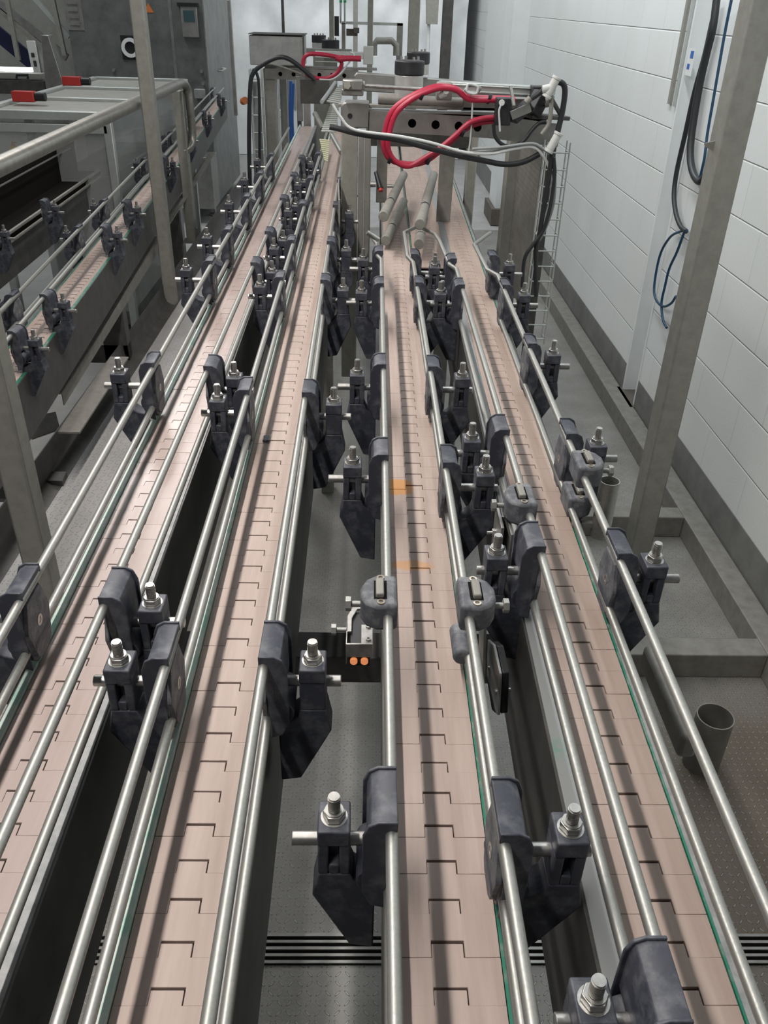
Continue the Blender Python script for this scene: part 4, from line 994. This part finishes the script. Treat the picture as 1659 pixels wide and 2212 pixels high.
for (x, y) in ((GX1, GY0), (GX0, GY0), (GX1, GY1), (GX1, 5.95), (-1.93, GY0+.25)):
    part_w('upright', lambda bm, x=x, y=y: bar(bm, (x, y, 0), (x, y, GZ-.04), .045, .045), M['alu'], gd, .004)
part_w('clear_panel', lambda bm: box(bm, GX0, GX1-.03, GY0+.008, GY0+.012, .3, GZ-.1), M['clear'], gd)
part_w('clear_panel', lambda bm: box(bm, GX1-.002, GX1+.002, GY0+.03, 5.92, .3, GZ-.05), M['clear'], gd)
part_w('clear_panel', lambda bm: box(bm, GX1-.002, GX1+.002, 5.98, GY1-.03, .3, GZ-.05), M['clear'], gd)
def switch(px, py, label):
    c = at_z(px, py, GZ+.03)
    root = empty('safety_switch', (c.x, c.y, GZ+.02), label, 'switch', 'red safety switches on the guard')
    part_w('red_body', lambda bm: box(bm, c.x-.075, c.x+.05, c.y-.03, c.y+.03, GZ, GZ+.055), M['redbox'], root, .004)
    part_w('black_plug', lambda bm: cyl(bm, (c.x+.05, c.y, GZ+.027), (c.x+.11, c.y, GZ+.027), .024, 12), M['black'], root, .002)
switch(57, 207, 'red safety switch at the near corner of the guard top')
switch(160, 174, 'red safety switch further back on the guard top')
# dark inner machine conveyor behind the clear panels
ic = empty('inner_conveyor', at_z(100, 400, 1.0), 'black sided conveyor partly seen behind the clear guard panels', 'conveyor')
IA, IB = at_z(-10, 522, 1.05), at_z(214, 366, 1.05)
def along(t, dx=0, dz=0): return IA+(IB-IA)*t+V(dx, 0, dz)
part_w('side_plate', lambda bm: bar(bm, along(-.3, 0, -.09), along(1.0, 0, -.09), .01, .18), M['frame'], ic)
part_w('back_plate', lambda bm: (bar(bm, along(-.3, -.13, .10), along(1.0, -.13, .10), .01, .22), bar(bm, along(-.3, -.06, -.02), along(1.0, -.06, -.02), .13, .02)), M['void'], ic)
part_w('guide_bar', lambda bm: (bar(bm, along(-.3, -.12, .215), along(1.02, -.12, .215), .022, .006), bar(bm, along(-.3, -.10, .14), along(.9, -.10, .14), .006, .006)), M['rail'], ic)
part_w('lower_rail', lambda bm: (bar(bm, along(-.3, .02, .01), along(.96, .02, .01), .012, .010), bar(bm, along(-.3, .03, -.02), along(.96, .03, -.02), .010, .008)), M['dusty'], ic)
for i, (px, py) in enumerate(((118, 445), (8, 500))):
    o = clone(prR); pp = at_z(px, py, 1.14); o.location = (pp.x-.05, pp.y, 1.05)
    tag(o, ('black bracket on the inner conveyor seen through the guard', 'black bracket of the inner conveyor cut by the edge of the picture')[i], 'rail bracket', 'rail brackets of the machine conveyor')
tag(one('machine_bed', lambda bm: (box(bm, -2.0, -1.5, 5.4, 7.0, .05, .80), box(bm, -1.95, -1.6, 5.5, 6.9, .80, .98)), M['cab'], None, .01), 'dark stainless machine bed inside the guard', 'machine')
def tubes_in(bm):
    for k in range(6):
        y = 5.3+k*.25; tube(bm, [(-1.62, y, .55+.08*k), (-1.50, y+.35, .62+.08*k)], .014, 8)
part_w('inner_tubes', tubes_in, M['dusty'], ic)
wl = empty('warning_label', at_y(38, 318, 5.1), 'orange and white warning label behind the clear panel', 'label')
part_w('white_half', lambda bm: box(bm, *yb(20, 58, 306, 316, 5.1, .004)), M['label'], wl)
part_w('orange_half', lambda bm: box(bm, *yb(20, 58, 316, 325, 5.1, .004)), M['yellow'], wl)
part_w('pictogram', lambda bm: (box(bm, *yb(28, 36, 307, 309, 5.095, .002)), prism(bm, [(0, 0), (.03, 0), (.015, .025)], at_y(22, 315, 5.095), (1, 0, 0), (0, 0, 1), (0, 1, 0), .002)), M['orangep'], wl)
# cabinet
KY = 8.95
cbx = empty('control_cabinet', at_y(300, 200, KY), 'tall dark stainless machine cabinet behind the guard with a round port and small screen', 'cabinet')
xr_ = at_y(452, 180, KY).x; xl_ = at_y(153, 100, KY).x
part_w('body', lambda bm: box(bm, xl_, xr_, KY, KY+1.7, .12, 2.7), M['cab'], cbx, .006)
def seams(bm):
    for px in (375, 372+0):
        x = at_y(px, 100, KY).x; box(bm, x, x+.012, KY-.004, KY, .2, 2.7)
    box(bm, xr_-.008, xr_+.004, KY-.006, KY+.01, .12, 2.7)
part_w('door_seam', seams, M['steel'], cbx)
pt = at_y(282, 103, KY-.01)
part_w('port_plate', lambda bm: box(bm, pt.x-.085, pt.x+.10, KY-.012, KY, pt.z-.10, pt.z+.10), M['black'], cbx)
part_w('port_ring', lambda bm: ring(bm, (pt.x, KY-.03, pt.z), (0, 1, 0), .082, .052, .02, 28), M['label'], cbx)
sc = at_y(411, 47, KY-.01)
dsp = part_w('display', lambda bm: box(bm, sc.x-.075, sc.x+.075, KY-.05, KY, sc.z-.125, sc.z+.125), M['steel'], cbx, .006)
one('screen', lambda bm: box(bm, sc.x-.05-cbx.location.x, sc.x+.05-cbx.location.x, KY-.055-cbx.location.y, KY-.048-cbx.location.y, sc.z+.0-cbx.location.z, sc.z+.09-cbx.location.z), M['lcd'], dsp)
part_w('display_hood', lambda bm: box(bm, sc.x-.10, sc.x+.085, KY-.06, KY, sc.z+.12, sc.z+.15), M['black'], cbx)
wt = at_y(322, 27, KY)
part_w('warning_triangle', lambda bm: prism(bm, [(-.045, 0), (.045, 0), (0, .075)], (wt.x, KY-.004, wt.z), (1, 0, 0), (0, 0, 1), (0, 1, 0), .003), M['orangep'], cbx)
for i, (px, py) in enumerate(((247, 151), (436, 154), (440, 180))):
    q = at_y(px, py, KY)
    part_w('latch', lambda bm, q=q: cyl(bm, (q.x, KY-.035, q.z), (q.x, KY, q.z), .016, 12), M['bright'], cbx)
nb = at_y(434, 201, KY)
part_w('small_box', lambda bm: box(bm, nb.x-.05, nb.x+.05, KY-.08, KY, nb.z-.04, nb.z+.04), M['box'], cbx, .004)
vt = at_y(160, 30, KY)
def vent(bm):
    box(bm, vt.x-.08, vt.x+.08, KY-.006, KY, vt.z-.13, vt.z+.12)
    for k in range(4): box(bm, vt.x-.045, vt.x+.045, KY-.016, KY-.006, vt.z-.09+k*.055, vt.z-.065+k*.055)
part_w('vent_plate', vent, M['steel'], cbx)
part_w('foot', lambda bm: (cyl(bm, (xr_-.05, KY+.06, 0), (xr_-.05, KY+.06, .14), .012, 10), cyl(bm, (xr_-.05, KY+.06, 0), (xr_-.05, KY+.06, .015), .06, 20)), M['bright'], cbx)
part_w('side_handle', lambda bm: tube(bm, [(xr_+.0, KY+.6, 1.30), (xr_+.03, KY+.6, 1.30), (xr_+.03, KY+.9, 1.30), (xr_+.0, KY+.9, 1.30)], .008, 8), M['bright'], cbx)
part_w('lower_cover', lambda bm: box(bm, xr_-.5, xr_+.02, KY-.35, KY, .14, .62), M['steel'], cbx, .006)
tag(one('corner_post', lambda bm: (box(bm, *yb(497, 506, 0, 250, 8.4, .05)),), M['steel'], None, .003), 'slim steel upright with small hooks at the corner of the dark cabinet', 'post')
tag(one('orange_plug', lambda bm: cyl(bm, at_y(525, 219, 8.1), at_y(530, 217, 8.05), .03, 14), M['orangep']), 'orange round cap behind the tall basket tray', 'cap')
tag(one('orange_drum', lambda bm: box(bm, *yb(517, 530, 425, 500, 6.9, .05)), M['orangep'], None, .01), 'orange plastic piece low beside the cabinet foot', 'plastic part')
# stair stringers with dark blue band, white panel and tapered stand
st_ = empty('stair', at_y(40, 80, 9.6), 'steel stair with dark blue band rising beside the cabinet', 'stair')
def diag(bm, p, q, y, wd, mi=0):
    a = at_y(*p, y); c = at_y(*q, y); bar(bm, a, c, .04, wd, (0, 0, 1))
part_w('blue_band', lambda bm: diag(bm, (-20, 60), (70, 135), 9.7, .14), M['darkblue'], st_)
part_w('stringer', lambda bm: diag(bm, (-10, 0), (145, 125), 9.5, .07), M['steel'], st_)
part_w('stringer', lambda bm: diag(bm, (60, -20), (150, 80), 9.4, .04), M['alu'], st_)
part_w('stringer', lambda bm: diag(bm, (0, 22), (120, 125), 9.5, .05), M['dusty'], st_)
part_w('baluster', lambda bm: diag(bm, (12, -20), (40, 130), 9.3, .04), M['post'], st_)
part_w('baluster', lambda bm: diag(bm, (112, -10), (140, 120), 9.3, .04), M['post'], st_)
tag(one('backdrop_machine', lambda bm: (box(bm, -5.2, -2.8, 10.6, 11.4, 0, 2.6), box(bm, -3.6, -2.75, 10.2, 10.6, 0, 1.2)), M['panel']), 'dark machine body behind the stair', 'machine')
wp = empty('cable_box', at_y(80, 125, 8.0), 'white narrow cable box with two black connectors beside the stair', 'cable box')
part_w('panel_face', lambda bm: bar(bm, at_y(66, 88, 8.0), at_y(82, 170, 8.0), .01, .075, (1, 0, 0)), M['white'], wp, .004)
part_w('panel_side', lambda bm: bar(bm, at_y(90, 92, 8.02), at_y(108, 170, 8.02), .01, .14, (1, 0, 0)), M['steel'], wp)
part_w('connector', lambda bm: (box(bm, *yb(66, 74, 114, 124, 7.98, .03)), box(bm, *yb(71, 79, 131, 144, 7.98, .03))), M['black'], wp, .004)
tag(one('tapered_stand', lambda bm: prism(bm, [(-.09, 0), (-.09, -1.27), (.06, -1.27), (.06, 0), (.0, .36), (-.06, .36)], at_y(122, 186, 7.6), (1, 0, 0), (0, 0, 1), (0, 1, 0), .12), M['steel'], None, .004), 'tapered folded steel stand behind the guard top', 'stand')
wb = empty('work_light', at_y(30, 150, 7.7), 'bright white strip light case with black handle on the machine', 'light')
part_w('lit_face', lambda bm: box(bm, *yb(-30, 68, 144, 156, 7.7, .05)), M['lamp'], wb)
part_w('case', lambda bm: box(bm, *yb(-30, 90, 156, 172, 7.68, .10)), M['panel'], wb, .004)
part_w('carry_handle', lambda bm: tube(bm, [at_y(36, 170, 7.6), at_y(36, 162, 7.6), at_y(60, 162, 7.6), at_y(60, 170, 7.6)], .012, 8), M['black'], wb)
tag(one('machine_shelf', lambda bm: box(bm, *yb(-40, 100, 172, 205, 7.65, .4)), M['frame']), 'dark shelf under the white strip light', 'shelf')
bpy.data.objects.remove(cb)
